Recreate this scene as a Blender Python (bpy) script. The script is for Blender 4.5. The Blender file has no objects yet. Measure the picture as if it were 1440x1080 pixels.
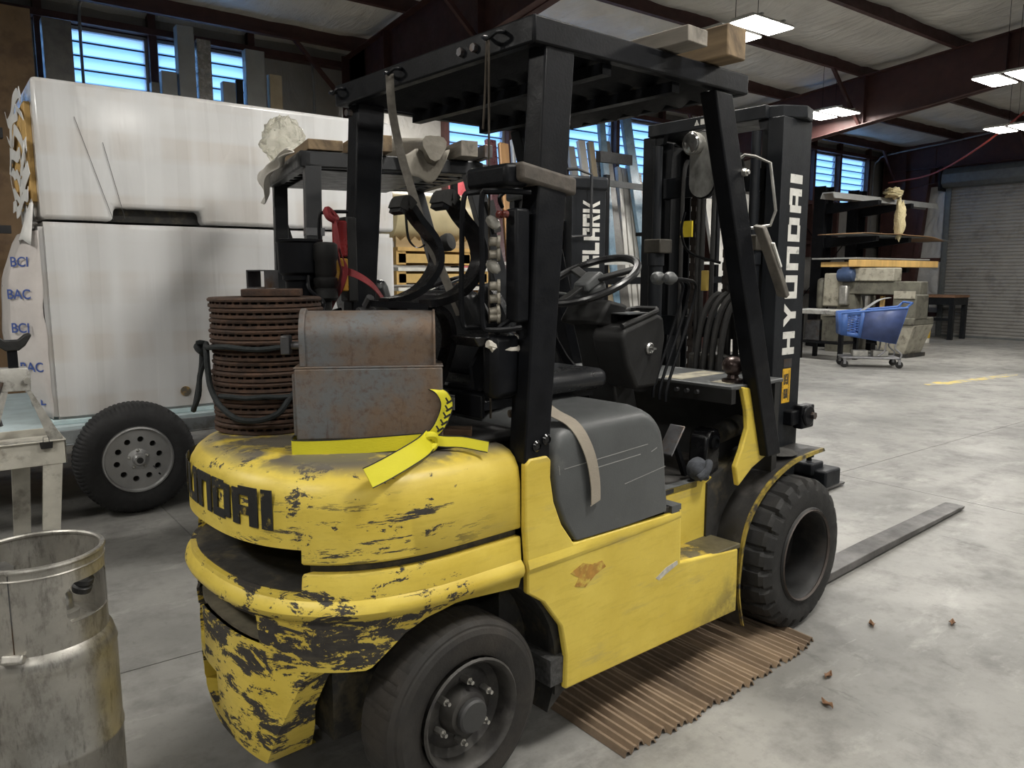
import bpy, bmesh, math, random
from mathutils import Vector, Matrix, Euler
from mathutils import noise as mnoise
S = bpy.context.scene
COL = S.collection
R = math.radians
random.seed(7)

# ---------------------------------------------------------------- camera, world, exposure
cam_d = bpy.data.cameras.new('camera'); cam = bpy.data.objects.new('camera', cam_d); COL.objects.link(cam)
cam.location = (0, 0, 1.55); cam.rotation_euler = (R(82.0), 0, R(-37.0))
cam_d.sensor_width = 36.0; cam_d.lens = 1085.0 / 1440.0 * 36.0; cam_d.clip_end = 200
S.camera = cam
W = bpy.data.worlds.new('sky'); S.world = W; W.use_nodes = True
bg = W.node_tree.nodes['Background']; bg.inputs[0].default_value = (0.50, 0.72, 1.0, 1); bg.inputs[1].default_value = 1.7
S.view_settings.view_transform = 'Standard'; S.view_settings.look = 'None'
S.view_settings.gamma = 1.0; S.view_settings.use_curve_mapping = False
S.view_settings.exposure = 0.72
LAMP_W = 60.0

# ---------------------------------------------------------------- helpers
class G:
    def __init__(s): s.v = []; s.f = []
    def add(s, v, f):
        n = len(s.v); s.v += [tuple(p) for p in v]; s.f += [tuple(i + n for i in q) for q in f]; return s
    def box(s, x0, x1, y0, y1, z0, z1):
        v = [(x, y, z) for z in (z0, z1) for y in (y0, y1) for x in (x0, x1)]
        return s.add(v, [(0,2,3,1),(4,5,7,6),(0,1,5,4),(2,6,7,3),(0,4,6,2),(1,3,7,5)])
    def obox(s, c, d, e=(0,0,0)):
        m = Matrix.Translation(c) @ Euler([R(a) for a in e]).to_matrix().to_4x4()
        t = G().box(-d[0]/2, d[0]/2, -d[1]/2, d[1]/2, -d[2]/2, d[2]/2)
        return s.add([m @ Vector(p) for p in t.v], t.f)
    def bar(s, p, q, w, h, up=(0,0,1)):
        p = Vector(p); q = Vector(q); d = (q-p).normalized(); a = d.cross(Vector(up))
        if a.length < 1e-4: a = d.cross(Vector((1,0,0)))
        a.normalize(); b = a.cross(d).normalized(); v = []
        for o in (p, q):
            for i, j in ((-1,-1),(1,-1),(1,1),(-1,1)): v.append(o + a*i*w/2 + b*j*h/2)
        return s.add(v, [(0,1,2,3),(7,6,5,4),(0,4,5,1),(1,5,6,2),(2,6,7,3),(3,7,4,0)])
    def prism(s, poly, ax, a0, a1):
        n = len(poly); v = []
        for a in (a0, a1):
            for p in poly:
                v.append({'y': (p[0], a, p[1]), 'x': (a, p[0], p[1]), 'z': (p[0], p[1], a)}[ax])
        f = [tuple(range(n)), tuple(range(2*n-1, n-1, -1))] + [(i, i+n, (i+1) % n + n, (i+1) % n) for i in range(n)]
        return s.add(v, f)
    def tube(s, path, r, n=8, closed=False, cap=True):
        P = [Vector(p) for p in path]; m = len(P); rs = r if isinstance(r, (list, tuple)) else [r]*m
        T = []
        for i in range(m):
            a = P[(i-1) % m] if (closed or i > 0) else P[i]; b = P[(i+1) % m] if (closed or i < m-1) else P[i]
            T.append((b-a).normalized())
        u = T[0].orthogonal().normalized(); v = []; f = []
        for i in range(m):
            u = (u - T[i]*u.dot(T[i])).normalized(); w = T[i].cross(u)
            for k in range(n):
                t = 2*math.pi*k/n; v.append(P[i] + (u*math.cos(t) + w*math.sin(t))*rs[i])
        for i in range(m if closed else m-1):
            j = (i+1) % m
            for k in range(n): f.append((i*n+k, i*n+(k+1) % n, j*n+(k+1) % n, j*n+k))
        if cap and not closed: f += [tuple(range(n-1, -1, -1)), tuple(range((m-1)*n, m*n))]
        return s.add(v, f)
    def lathe(s, prof, o=(0,0,0), ax=(0,0,1), n=24, closed=False, c0=True):
        ax = Vector(ax).normalized(); u = ax.orthogonal().normalized(); w = ax.cross(u); o = Vector(o); v = []; f = []
        for r, h in prof:
            for k in range(n):
                t = 2*math.pi*k/n; v.append(o + ax*h + (u*math.cos(t) + w*math.sin(t))*r)
        m = len(prof)
        for i in range(m if closed else m-1):
            j = (i+1) % m
            for k in range(n): f.append((i*n+k, i*n+(k+1) % n, j*n+(k+1) % n, j*n+k))
        if not closed:
            if c0 and prof[0][0] > 1e-5: f.append(tuple(range(n-1, -1, -1)))
            if prof[-1][0] > 1e-5: f.append(tuple(range((m-1)*n, m*n)))
        return s.add(v, f)
    def cyl(s, p, q, r, n=16):
        p = Vector(p); q = Vector(q); return s.lathe([(r, 0), (r, (q-p).length)], p, q-p, n)
    def strap(s, path, wd, w, t):
        P = [Vector(p) for p in path]; v = []; f = []; m = len(P)
        D = [Vector(x) for x in wd] if isinstance(wd[0], (tuple, list, Vector)) else [Vector(wd)]*m
        for i in range(m):
            a = P[max(i-1, 0)]; b = P[min(i+1, m-1)]; d = (b-a).normalized(); x = D[i].normalized(); nn = d.cross(x).normalized()
            for i2, j in ((-1,-1),(1,-1),(1,1),(-1,1)): v.append(P[i] + x*i2*w/2 + nn*j*t/2)
        for i in range(m-1):
            for k in range(4): f.append((i*4+k, i*4+(k+1) % 4, i*4+4+(k+1) % 4, i*4+4+k))
        f += [(3,2,1,0), tuple(range(m*4-4, m*4))]
        return s.add(v, f)
    def loft(s, rings, c0=True, c1=True, closed=True):
        n = len(rings[0]); v = [p for r in rings for p in r]; f = []
        for i in range(len(rings)-1):
            for k in range(n if closed else n-1): f.append((i*n+k, i*n+(k+1) % n, i*n+n+(k+1) % n, i*n+n+k))
        if c0: f.append(tuple(range(n-1, -1, -1)))
        if c1: f.append(tuple(range((len(rings)-1)*n, len(rings)*n)))
        return s.add(v, f)
    def grid(s, fn, nu, nv):
        v = [fn(i/nu, j/nv) for j in range(nv+1) for i in range(nu+1)]
        return s.add(v, [(j*(nu+1)+i, j*(nu+1)+i+1, (j+1)*(nu+1)+i+1, (j+1)*(nu+1)+i) for j in range(nv) for i in range(nu)])
    def xf(s, m): s.v = [tuple(m @ Vector(p)) for p in s.v]; return s

def mesh_of(name, g, mat, smooth=35):
    me = bpy.data.meshes.new(name); me.from_pydata(g.v, [], g.f)
    bm = bmesh.new(); bm.from_mesh(me); bmesh.ops.recalc_face_normals(bm, faces=bm.faces[:]); bm.to_mesh(me); bm.free()
    if smooth:
        me.polygons.foreach_set('use_smooth', [True]*len(me.polygons)); me.set_sharp_from_angle(angle=R(smooth))
    if mat: me.materials.append(mat)
    me.update(); return me
def ob(name, g, mat, parent=None, bevel=0, seg=2, smooth=35, loc=None, rot=None, solid=0, sub=0):
    o = bpy.data.objects.new(name, mesh_of(name, g, mat, smooth)); COL.objects.link(o)
    if parent: o.parent = parent
    if loc: o.location = loc
    if rot: o.rotation_euler = rot
    if solid: m = o.modifiers.new('t', 'SOLIDIFY'); m.thickness = solid; m.offset = 0
    if sub: m = o.modifiers.new('s', 'SUBSURF'); m.levels = sub; m.render_levels = sub
    if bevel: m = o.modifiers.new('b', 'BEVEL'); m.width = bevel; m.segments = seg; m.limit_method = 'ANGLE'; m.angle_limit = R(40); m.use_clamp_overlap = True
    return o
def share(o, parent=None, loc=None, rot=None):
    c = o.copy(); COL.objects.link(c)
    if parent is not None: c.parent = parent
    if loc is not None: c.location = loc
    if rot is not None: c.rotation_euler = rot
    return c
def tag(o, label, cat, group=None):
    o['label'] = label; o['category'] = cat
    if group: o['group'] = group
    return o
def thing(name, label, cat, loc=(0,0,0), rz=0, group=None):
    o = bpy.data.objects.new(name, None); COL.objects.link(o); o.location = loc; o.rotation_euler = (0, 0, R(rz)); o.empty_display_size = .1
    return tag(o, label, cat, group)
def struct(o, label=None):
    o['kind'] = 'structure'
    if label: o['label'] = label
    return o
def dup(root, label, loc=None, rz=None, group=None):
    r = root.copy(); COL.objects.link(r); r['label'] = label
    if loc is not None: r.location = loc
    if rz is not None: r.rotation_euler = (0, 0, R(rz))
    if group: r['group'] = group
    for ch in root.children:
        c = ch.copy(); COL.objects.link(c); c.parent = r
        for g in ch.children:
            d = g.copy(); COL.objects.link(d); d.parent = c
    return r
def cut(o, cutters):
    for g in cutters:
        c = bpy.data.objects.new('tmp', mesh_of('tmp', g, None, 0)); COL.objects.link(c)
        if o.parent: c.parent = o.parent
        m = o.modifiers.new('x', 'BOOLEAN'); m.operation = 'DIFFERENCE'; m.solver = 'EXACT'; m.object = c
        bpy.context.view_layer.update()
        dg = bpy.context.evaluated_depsgraph_get()
        me = bpy.data.meshes.new_from_object(o.evaluated_get(dg)); o.modifiers.clear(); old = o.data; o.data = me
        bpy.data.objects.remove(c)
    o.data.polygons.foreach_set('use_smooth', [True]*len(o.data.polygons)); o.data.set_sharp_from_angle(angle=R(35))
def arc(c, r, a0, a1, n, pl='xz', k=0):
    out = []
    for i in range(n+1):
        t = R(a0 + (a1-a0)*i/n); x = c[0] + r*math.cos(t); z = c[1] + r*math.sin(t)
        out.append({'xz': (x, k, z), 'yz': (k, x, z), 'xy': (x, z, k)}[pl])
    return out
def arc2(c, r, a0, a1, n): return [(c[0]+r*math.cos(R(a0+(a1-a0)*i/n)), c[1]+r*math.sin(R(a0+(a1-a0)*i/n))) for i in range(n+1)]
def spline(P, n=6, closed=False):
    P = [Vector(p) for p in P]; out = []; m = len(P)
    for i in range(m if closed else m-1):
        if closed: a, b, c, d = P[(i-1) % m], P[i], P[(i+1) % m], P[(i+2) % m]
        else: a, b, c, d = P[max(i-1, 0)], P[i], P[i+1], P[min(i+2, m-1)]
        for k in range(n):
            t = k/n; out.append(.5*((2*b) + (c-a)*t + (2*a-5*b+4*c-d)*t*t + (3*b-a-3*c+d)*t**3))
    if not closed: out.append(P[-1])
    return out

# ---------------------------------------------------------------- materials
MATS = {}
class N:
    def __init__(s, name):
        s.m = bpy.data.materials.new(name); s.m.use_nodes = True; s.t = s.m.node_tree; s.b = s.t.nodes['Principled BSDF']
        s.co = s.t.nodes.new('ShaderNodeTexCoord').outputs['Object']
    def n(s, ty, **kw):
        x = s.t.nodes.new(ty)
        for k, v in kw.items():
            if k in x.inputs: s.set(x.inputs[k], v)
            else: setattr(x, k, v)
        return x
    def set(s, i, v):
        if isinstance(v, bpy.types.NodeSocket): s.t.links.new(v, i)
        else: i.default_value = v
    def noise(s, scale, detail=5, rough=.6, st=(1,1,1), off=(0,0,0), dist=0):
        mp = s.n('ShaderNodeMapping'); s.t.links.new(s.co, mp.inputs[0]); mp.inputs['Scale'].default_value = st; mp.inputs['Location'].default_value = off
        x = s.n('ShaderNodeTexNoise', Scale=scale, Detail=detail, Roughness=rough, Distortion=dist); s.t.links.new(mp.outputs[0], x.inputs['Vector'])
        return x.outputs['Fac']
    def ramp(s, fac, a, b, ca=0.0, cb=1.0):
        x = s.n('ShaderNodeMapRange'); s.set(x.inputs['Value'], fac); s.set(x.inputs['From Min'], a); s.set(x.inputs['From Max'], b); x.inputs['To Min'].default_value = ca; x.inputs['To Max'].default_value = cb; return x.outputs[0]
    def mix(s, f, a, b):
        x = s.n('ShaderNodeMix', data_type='RGBA'); s.set(x.inputs['Factor'], f)
        s.set(x.inputs[6], c4(a) if not isinstance(a, bpy.types.NodeSocket) else a); s.set(x.inputs[7], c4(b) if not isinstance(b, bpy.types.NodeSocket) else b); return x.outputs[2]
    def math(s, op, a, b=0.0, cl=False):
        x = s.n('ShaderNodeMath', operation=op, use_clamp=cl); s.set(x.inputs[0], a); s.set(x.inputs[1], b); return x.outputs[0]
    def sep(s):
        x = s.n('ShaderNodeSeparateXYZ'); s.t.links.new(s.co, x.inputs[0]); return x.outputs
    def bump(s, h, st=.3, d=.01):
        x = s.n('ShaderNodeBump', Strength=st, Distance=d); s.t.links.new(h, x.inputs['Height']); s.t.links.new(x.outputs[0], s.b.inputs['Normal'])
    def out(s, col=None, rough=None, metal=None, spec=None):
        for k, v in (('Base Color', col), ('Roughness', rough), ('Metallic', metal), ('Specular IOR Level', spec)):
            if v is not None: s.set(s.b.inputs[k], c4(v) if (k == 'Base Color' and not isinstance(v, bpy.types.NodeSocket)) else v)
        return s.m
def c4(c): return (c[0], c[1], c[2], 1.0)
def sc(c, k): return tuple(min(1, x*k) for x in c)
def mat(name, col, rough=.5, metal=0.0, var=.18, vs=9, bump=0, bs=90, dirt=None, ds=6, dt=(.52, .66), st=(1,1,1), spec=.5):
    if name in MATS: return MATS[name]
    q = N(name); c = q.mix(q.ramp(q.noise(vs, st=st), .3, .7), sc(col, 1-var), sc(col, 1+var))
    rg = q.ramp(q.noise(vs*1.7, off=(3,1,2)), .3, .7, max(.02, rough-.08), min(1, rough+.1))
    if dirt: c = q.mix(q.ramp(q.noise(ds, 8, .65, st=st, off=(7,3,1)), *dt), c, dirt)
    if bump: q.bump(q.noise(bs, 4), bump, .004)
    MATS[name] = q.out(c, rg, metal, spec); return MATS[name]

black = mat('black_paint', (.005, .0055, .007), .42, 0, .3, 12, .15, 120, dirt=(.022, .022, .022), ds=4, dt=(.58, .85), spec=.16)
black_g = mat('black_gloss', (.006, .006, .007), .24, 0, .2, 8, dirt=(.025, .024, .023), ds=5, dt=(.6, .85), spec=.45)
mastm = mat('mast_steel', (.011, .0125, .015), .48, 0, .25, 10, .15, 100, dirt=(.032, .033, .034), ds=6, dt=(.56, .75), st=(1,1,.4), spec=.22)
rubber = mat('rubber', (.010, .0098, .0095), .75, 0, .3, 14, .3, 140, dirt=(.030, .028, .025), ds=5, dt=(.5, .75))
rubber_b = mat('rubber_dusty', (.017, .0155, .014), .72, 0, .3, 12, .3, 120, dirt=(.042, .035, .028), ds=4, dt=(.45, .75))
greyp = mat('grey_plastic', (.078, .082, .083), .45, 0, .14, 6, .12, 200, dirt=(.15, .15, .14), ds=7, dt=(.6, .8))
dashm = mat('dash_plastic', (.015, .015, .015), .55, 0, .15, 9, .2, 220, spec=.3)
steel = mat('bare_steel', (.42, .42, .41), .35, .9, .2, 12, .1, 80)
dsteel = mat('dark_steel', (.10, .10, .105), .45, .7, .3, 12, .15, 80, dirt=(.10, .06, .035), ds=6)
zinc = mat('zinc', (.46, .45, .42), .42, .85, .25, 18, .1, 90)
redbeam = mat('red_oxide', (.048, .018, .016), .6, 0, .25, 5, .1, 60, dirt=(.075, .036, .028), ds=2, dt=(.55, .8))
white_t = mat('white_letter', (.62, .61, .57), .6, 0, .1, 20, dirt=(.2, .2, .19), ds=30, dt=(.6, .72))
# ================================================================ structure
YW, XE = 11.05, 20.96
def roof_z(y): return 4.92 + .083*(8.3 - y)
q = N('concrete')
a = q.noise(.55, 6, .62); b2 = q.noise(3.2, 8, .7, off=(4,2,0)); c = q.noise(24, 6, .7)
col = q.mix(q.ramp(a, .33, .66), (.16, .158, .15), (.315, .308, .29))
col = q.mix(q.ramp(b2, .48, .70, 0, .8), col, (.125, .122, .118))
col = q.mix(q.ramp(q.noise(1.7, 8, .72, st=(1, 2.4, 1), off=(1,9,0)), .56, .74, 0, .5), col, (.50, .49, .46))
col = q.mix(q.ramp(c, .52, .75, 0, .35), col, (.12, .115, .105))
col = q.mix(q.ramp(q.noise(9, 8, .75, st=(.35, 2.5, 1), off=(2,2,5)), .62, .70, 0, .45), col, (.48, .47, .44))
col = q.mix(q.ramp(q.noise(2.6, 9, .8, st=(1.6,.5,1), off=(8,1,2)), .60, .66, 0, .55), col, (.09, .088, .085))
q.bump(q.noise(70, 5), .08, .004)
concrete = q.out(col, q.ramp(b2, .3, .7, .38, .62), 0, .45)
joint = mat('joint', (.05, .048, .045), .9)
fl = struct(ob('floor', G().box(-9, XE+.3, -14, YW+.3, -.2, -.012), joint, smooth=0), 'grey worn concrete floor with saw-cut joints')
xs = [-9, -3.6, 1.15, 5.62, 10.2, 15.0, XE+.3]; ys = [-14, -6.0, -1.4, 3.2, 7.6, YW+.3]
for i in range(len(xs)-1):
    for j in range(len(ys)-1):
        ob('slab', G().box(xs[i]+.003, xs[i+1]-.003, ys[j]+.003, ys[j+1]-.003, -.015, 0), concrete, fl, smooth=0)
ym = mat('floor_paint', (.55, .43, .12), .7, 0, .15, 6, dirt=(.30, .29, .26), ds=5, dt=(.42, .56))
o = ob('paint_mark', G().prism([(11.3,5.12),(11.6,4.98),(12.1,4.94),(13.5,4.80),(13.7,4.86),(13.6,4.98),(12.6,5.06),(11.9,5.14),(11.8,5.24),(11.35,5.22)], 'z', .0, .002), ym, fl)

# insulation facing: white vinyl with folds
def vinyl(name, col, sc1, k=.5):
    q = N(name)
    c = q.mix(q.ramp(q.noise(1.3, 6), .3, .7), sc(col, .72), col); c = q.mix(q.ramp(q.noise(5, 7, .7, off=(3,3,3)), .55, .8, 0, .5), c, sc(col, .45))
    q.bump(q.noise(sc1, 4, .55, st=(1,.35,.35), dist=2.2), k, .06)
    return q.out(c, .42, 0, .5)
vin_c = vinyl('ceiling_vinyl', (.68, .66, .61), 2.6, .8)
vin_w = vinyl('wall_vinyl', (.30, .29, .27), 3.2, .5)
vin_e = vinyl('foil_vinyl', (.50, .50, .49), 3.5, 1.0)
PUR = [10.55 - 1.52*i for i in range(14)]
def ceil_pt(u, v):
    x = -9 + (XE+9.3)*u; y = YW + .25 - 24*v; z = roof_z(max(y, -1.2)) - (0 if y > -1.2 else .083*(-1.2-y))
    d = min(abs(y-p) for p in PUR); sag = .10*math.sin(min(1, d/.76)*math.pi/2)
    w = .035*mnoise.noise((x*1.1, y*2.2, 0)) + .02*mnoise.noise((x*4, y*1.2, 5))
    return (x, y, z + .17 - sag + w)
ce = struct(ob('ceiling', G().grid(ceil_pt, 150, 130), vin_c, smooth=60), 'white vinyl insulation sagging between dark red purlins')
for y in PUR:
    if y < -13: continue
    z = roof_z(max(y, -1.2)) - (0 if y > -1.2 else .083*(-1.2-y))
    g = G().box(-9, XE, y-.008, y+.008, z-.03, z+.18).box(-9, XE, y-.07, y+.008, z-.035, z-.025).box(-9, XE, y-.07, y-.062, z-.03, z)
    ob('purlin', g, redbeam, ce, smooth=0)
def rafter(x):
    def bot(y): return 4.01 - .122*(y-8.44)
    def tz(y): return roof_z(y) - .04
    ya, yb = YW-.25, -1.2
    g = G().prism([(ya, bot(ya)-.02), (yb, bot(yb)), (yb, tz(yb)), (ya, tz(ya))], 'x', x-.008, x+.008)
    for f0, f1 in ((bot, 0), (tz, 1)):
        t = -.012 if f1 else 0
        g.prism([(ya, f0(ya)+t), (yb, f0(yb)+t), (yb, f0(yb)+t+.012), (ya, f0(ya)+t+.012)], 'x', x-.11, x+.11)
    for y in (9.6, 7.4, 5.2, 3.0, .8): g.box(x-.1, x+.1, y-.005, y+.005, bot(y), tz(y))
    g2 = G().prism([(yb, bot(yb)), (-13.5, 4.0), (-13.5, 4.3), (yb, tz(yb))], 'x', x-.008, x+.008).prism([(yb, bot(yb)), (-13.5, 4.0), (-13.5, 4.012), (yb, bot(yb)+.012)], 'x', x-.11, x+.11)
    o = ob('rafter', g, redbeam, ce, smooth=0); ob('rafter', g2, redbeam, ce, smooth=0)
    for i, y in enumerate(PUR[:8]):
        if i % 2: continue
        for sgn in (-1, 1):
            ob('flange_brace', G().bar((x+.02*sgn, y, bot(y)+.04), (x+.95*sgn, y-.02, roof_z(y)-.02), .05, .05), redbeam, ce, smooth=0)
for x in (-2.6, 5.2, 13.25, 20.75): rafter(x)

# ---- left wall with louvre windows
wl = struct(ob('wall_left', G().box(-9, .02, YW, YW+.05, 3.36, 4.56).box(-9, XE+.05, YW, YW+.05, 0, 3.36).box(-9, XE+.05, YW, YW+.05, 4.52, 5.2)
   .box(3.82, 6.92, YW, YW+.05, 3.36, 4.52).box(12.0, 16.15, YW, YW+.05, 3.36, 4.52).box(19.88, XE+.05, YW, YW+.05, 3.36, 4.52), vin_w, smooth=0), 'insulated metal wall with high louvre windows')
q = N('louvre_glass'); tr = q.n('ShaderNodeBsdfTranslucent'); tr.inputs[0].default_value = (.72, .86, 1, 1)
df = q.n('ShaderNodeBsdfGlossy'); df.inputs['Roughness'].default_value = .3; mx = q.n('ShaderNodeMixShader'); mx.inputs[0].default_value = .12
q.t.links.new(tr.outputs[0], mx.inputs[1]); q.t.links.new(df.outputs[0], mx.inputs[2]); q.t.links.new(mx.outputs[0], q.t.nodes['Material Output'].inputs[0]); louvre = q.m
alum = mat('window_alum', (.35, .37, .40), .45, .6, .1)
wins = [(.08,1.24),(1.36,2.48),(2.60,3.76),(6.98,8.10),(8.25,9.40),(9.52,10.66),(10.8,11.95),(16.2,17.3),(17.42,18.42),(18.56,19.82)]
blade_me = {}
for k, (a0, a1) in enumerate(wins):
    fr = G().box(a0-.03, a0+.02, YW-.05, YW+.06, 3.36, 4.52).box(a1-.02, a1+.03, YW-.05, YW+.06, 3.36, 4.52).box(a0, a1, YW-.05, YW+.06, 3.34, 3.38).box(a0, a1, YW-.05, YW+.06, 4.49, 4.53)
    w = struct(ob('window_%d' % (k+1), fr, alum, smooth=0), 'frosted jalousie window high in the left wall')
    for i in range(7):
        g = G().obox((0, 0, 0), (a1-a0-.05, .006, .235), (17, 0, 0))
        ob('louvre_blade', g, louvre, w, smooth=0, loc=((a0+a1)/2, YW+.02, 3.46+i*.162))
    for i in range(8):
        ob('glazing_clip', G().box(a0+.02, a1-.02, YW-.035, YW-.02, -.009, .009), dsteel, w, smooth=0, loc=(0, 0, 3.385+i*.162))
for x in (.05, 1.3, 2.54, 3.79, 6.9, 8.18, 9.46, 10.73, 12.0, 16.15, 17.36, 18.49, 19.86):
    ob('mullion', G().box(x-.045, x+.045, YW-.16, YW-.04, 2.0, 4.85), redbeam, wl, smooth=0)
for z in (1.15, 2.35, 3.30, 4.58):
    ob('girt', G().box(-9, XE, YW-.2, YW-.02, z-.04, z+.04), redbeam, wl, smooth=0)
for x in (-2.6, 5.2, 13.25, 20.6):
    g = G().prism([(YW-.32, 0), (YW-.75, 3.75), (YW-.72, 4.7), (YW-.2, 4.7), (YW-.2, 0)], 'x', x-.008, x+.008)
    g.prism([(YW-.32, 0), (YW-.75, 3.75), (YW-.738, 3.75), (YW-.308, 0)], 'x', x-.12, x+.12).box(x-.12, x+.12, YW-.21, YW-.2, 0, 4.7)
    ob('column', g, redbeam, wl, smooth=0)
pipe = mat('conduit', (.20, .20, .20), .45, .5)
ob('conduit', G().tube(spline([(.3,YW-.25,4.85),(1.6,YW-.25,4.82),(3.9,YW-.25,4.78),(4.3,YW-.3,4.77),(4.55,YW-.3,4.6),(4.6,YW-.3,4.2),(4.6,YW-.3,3.4)], 5), .018), pipe, wl)
ob('conduit', G().tube(spline([(1.72,YW-.22,3.0),(1.72,YW-.22,4.5),(1.76,YW-.25,4.78),(1.9,YW-.28,4.84)], 5), .018), pipe, wl)
ob('conduit', G().tube(spline([(20.0,YW-.2,2.4),(20.0,YW-.2,4.2),(20.0,YW-.3,4.5),(20.0,YW-.6,4.62),(20.0,YW-2.2,4.75),(19.9,7.4,4.9)], 5), .022), pipe, wl)
for (xa, za, xb, zb) in ((13.6, 3.2, 16.0, .6), (16.4, .6, 19.8, 3.2), (16.3, 3.2, 19.6, .8)):
    ob('brace_rod', G().tube([(xa, YW-.24, za), (xb, YW-.24, zb)], .012, 6), black, wl)

# ---- end wall with roller door
we = struct(ob('wall_end', G().box(XE, XE+.05, 9.32, YW+.1, 0, 5.2).box(XE, XE+.05, -14, 9.32, 4.1, 6.4).box(XE, XE+.05, -14, 4.6, 0, 4.2), vin_e, smooth=0), 'end wall faced in crinkled silver insulation')
def crink(u, v):
    y = 9.42 + 1.45*u; z = .05 + 4.05*v
    n = mnoise.noise((y*3.2, z*1.6, 2))*.05 + mnoise.noise((y*9+z*3, z*2.5, 7))*.02
    return (XE-.045 - abs(n)*1.1, y, z)
ob('insulation_sheet', G().grid(crink, 40, 110), vin_e, we, smooth=80)
for z in (.55, 1.95, 3.85): ob('girt', G().box(XE-.12, XE-.0, 9.42, YW, z-.05, z+.05), redbeam, we, smooth=0)
g = G().prism([(10.05, 0), (10.15, 0), (9.85, 4.2), (9.72, 4.2)], 'x', XE-.3, XE-.13).prism([(10.15, 0), (10.7, 0), (10.55, 4.4), (9.85, 4.2)], 'x', XE-.24, XE-.22)
ob('column', g, redbeam, we, smooth=0)
ob('header_beam', G().box(XE-.3, XE-.28, 4.0, 10.6, 4.25, 5.05).box(XE-.4, XE-.18, 4.0, 10.6, 4.24, 4.26).box(XE-.4, XE-.18, 4.0, 10.6, 5.04, 5.06), redbeam, we, smooth=0)
doorm = mat('roller_door', (.30, .29, .275), .5, .3, .08, 3, dirt=(.22, .21, .2), ds=3)
prof = []
n = 46
for i in range(n):
    z = .02 + i*(3.85/n); h = 3.85/n
    prof += [(XE-.05, z), (XE-.075, z+h*.25), (XE-.075, z+h*.65), (XE-.05, z+h*.9)]
prof += [(XE-.05, 3.9)]
g = G().add([(x, 9.28, z) for x, z in prof] + [(x, 4.4, z) for x, z in prof], [(i, i+1, len(prof)+i+1, len(prof)+i) for i in range(len(prof)-1)])
dr = struct(ob('door_1', g, doorm, smooth=25), 'closed grey corrugated roller shutter door')
dgrey = mat('door_hood', (.13, .14, .14), .5, .3, .15)
ob('curtain_slats_edge', G().box(XE-.09, XE-.03, 4.4, 9.28, 0, .05), dgrey, dr)
ob('guide_rail', G().box(XE-.14, XE-.02, 9.26, 9.38, 0, 3.9).box(XE-.16, XE-.13, 9.24, 9.34, 0, 3.9), dgrey, dr)
ob('door_hood', G().prism([(XE-.04, 4.22), (XE-.30, 4.20), (XE-.42, 4.05), (XE-.42, 3.84), (XE-.30, 3.74), (XE-.04, 3.72)], 'y', 4.4, 9.40), dgrey, dr, bevel=.02)
ob('hood_bracket', G().box(XE-.44, XE-.02, 9.40, 9.44, 3.66, 4.26), mastm, dr)
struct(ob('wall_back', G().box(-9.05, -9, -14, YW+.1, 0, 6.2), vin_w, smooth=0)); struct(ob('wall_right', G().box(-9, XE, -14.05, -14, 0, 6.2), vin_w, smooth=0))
hose = mat('red_hose', (.42, .06, .03), .5)
tag(ob('air_hose', G().tube(spline([(20.3,10.6,3.95),(19.6,9.4,3.93),(18.5,8.3,3.98),(17.3,7.1,4.2),(16.6,6.2,4.55),(16.2,5.6,4.8)], 8), .02), hose), 'red air hose sagging below the rafters near the roller door', 'hose')

# ---- hanging light fixtures
em = bpy.data.materials.new('lamp_panel'); em.use_nodes = True; nt = em.node_tree; nt.nodes.remove(nt.nodes['Principled BSDF'])
e = nt.nodes.new('ShaderNodeEmission'); e.inputs[0].default_value = (1, .97, .9, 1); e.inputs[1].default_value = 14; nt.links.new(e.outputs[0], nt.nodes['Material Output'].inputs[0])
fixm = mat('fixture', (.5, .5, .48), .5)
def lamp(x, y, z, label, rz=0):
    t = thing('high_bay_lamp', label, 'lamp', (x, y, z), rz, 'hanging high bay lamps')
    for s in (-1, 1):
        h = ob('lamp_tray', G().prism([(-.17,0),(.17,0),(.14,.035),(-.14,.035)], 'x', -.36, .36), fixm, t, smooth=0, loc=(0, s*.21, .0))
        ob('diffuser', G().box(-.35, .35, -.16, .16, -.012, -.002), em, h, smooth=0)
    for s in (-.2, .2): ob('cross_bar', G().bar((s,-.36,.05),(s,.36,.05),.03,.02), fixm, t, smooth=0)
    top = roof_z(max(y, -1.2)) + .15 - z
    for s in (-1, 1): ob('suspension_cable', G().tube([(s*.2, 0, .05), (s*.2, 0, top)], .004, 5), black, t)
    ld = bpy.data.lights.new('lamp_light', 'AREA'); ld.shape = 'RECTANGLE'; ld.size = .75; ld.size_y = .75; ld.energy = LAMP_W; ld.color = (1, .965, .90)
    lo = bpy.data.objects.new('lamp_light', ld); COL.objects.link(lo); lo.parent = t; lo.location = (0, 0, -.03)
    return t
# ================================================================ yellow forklift (local frame: x forward, y left, origin under the rear axle)
FK = thing('forklift', 'yellow and black propane forklift with chipped paint and an upright mast', 'forklift', (1.120, 2.287, 0), 4.6)
q = N('yellow_paint'); X_, Y_, Z_ = q.sep()
base = q.mix(q.ramp(q.noise(3.5, 6, .6), .3, .7), (.56, .41, .05), (.73, .57, .10))
base = q.mix(q.ramp(q.noise(14, 7, .7, st=(.5, 1, 3)), .5, .75, 0, .55), base, (.46, .33, .035))
rear = q.ramp(X_, .25, -.15); low = q.ramp(Z_, .95, .35)
wear = q.math('ADD', q.math('MULTIPLY', rear, .145), q.math('MULTIPLY', q.math('MULTIPLY', rear, low), .052))
chipn = q.math('ADD', q.noise(10, 9, .74, st=(.8, .8, 1.7), dist=.5), q.math('MULTIPLY', q.noise(30, 6, .7, st=(.3, .3, 2.2), off=(5,5,5)), .25))
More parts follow.
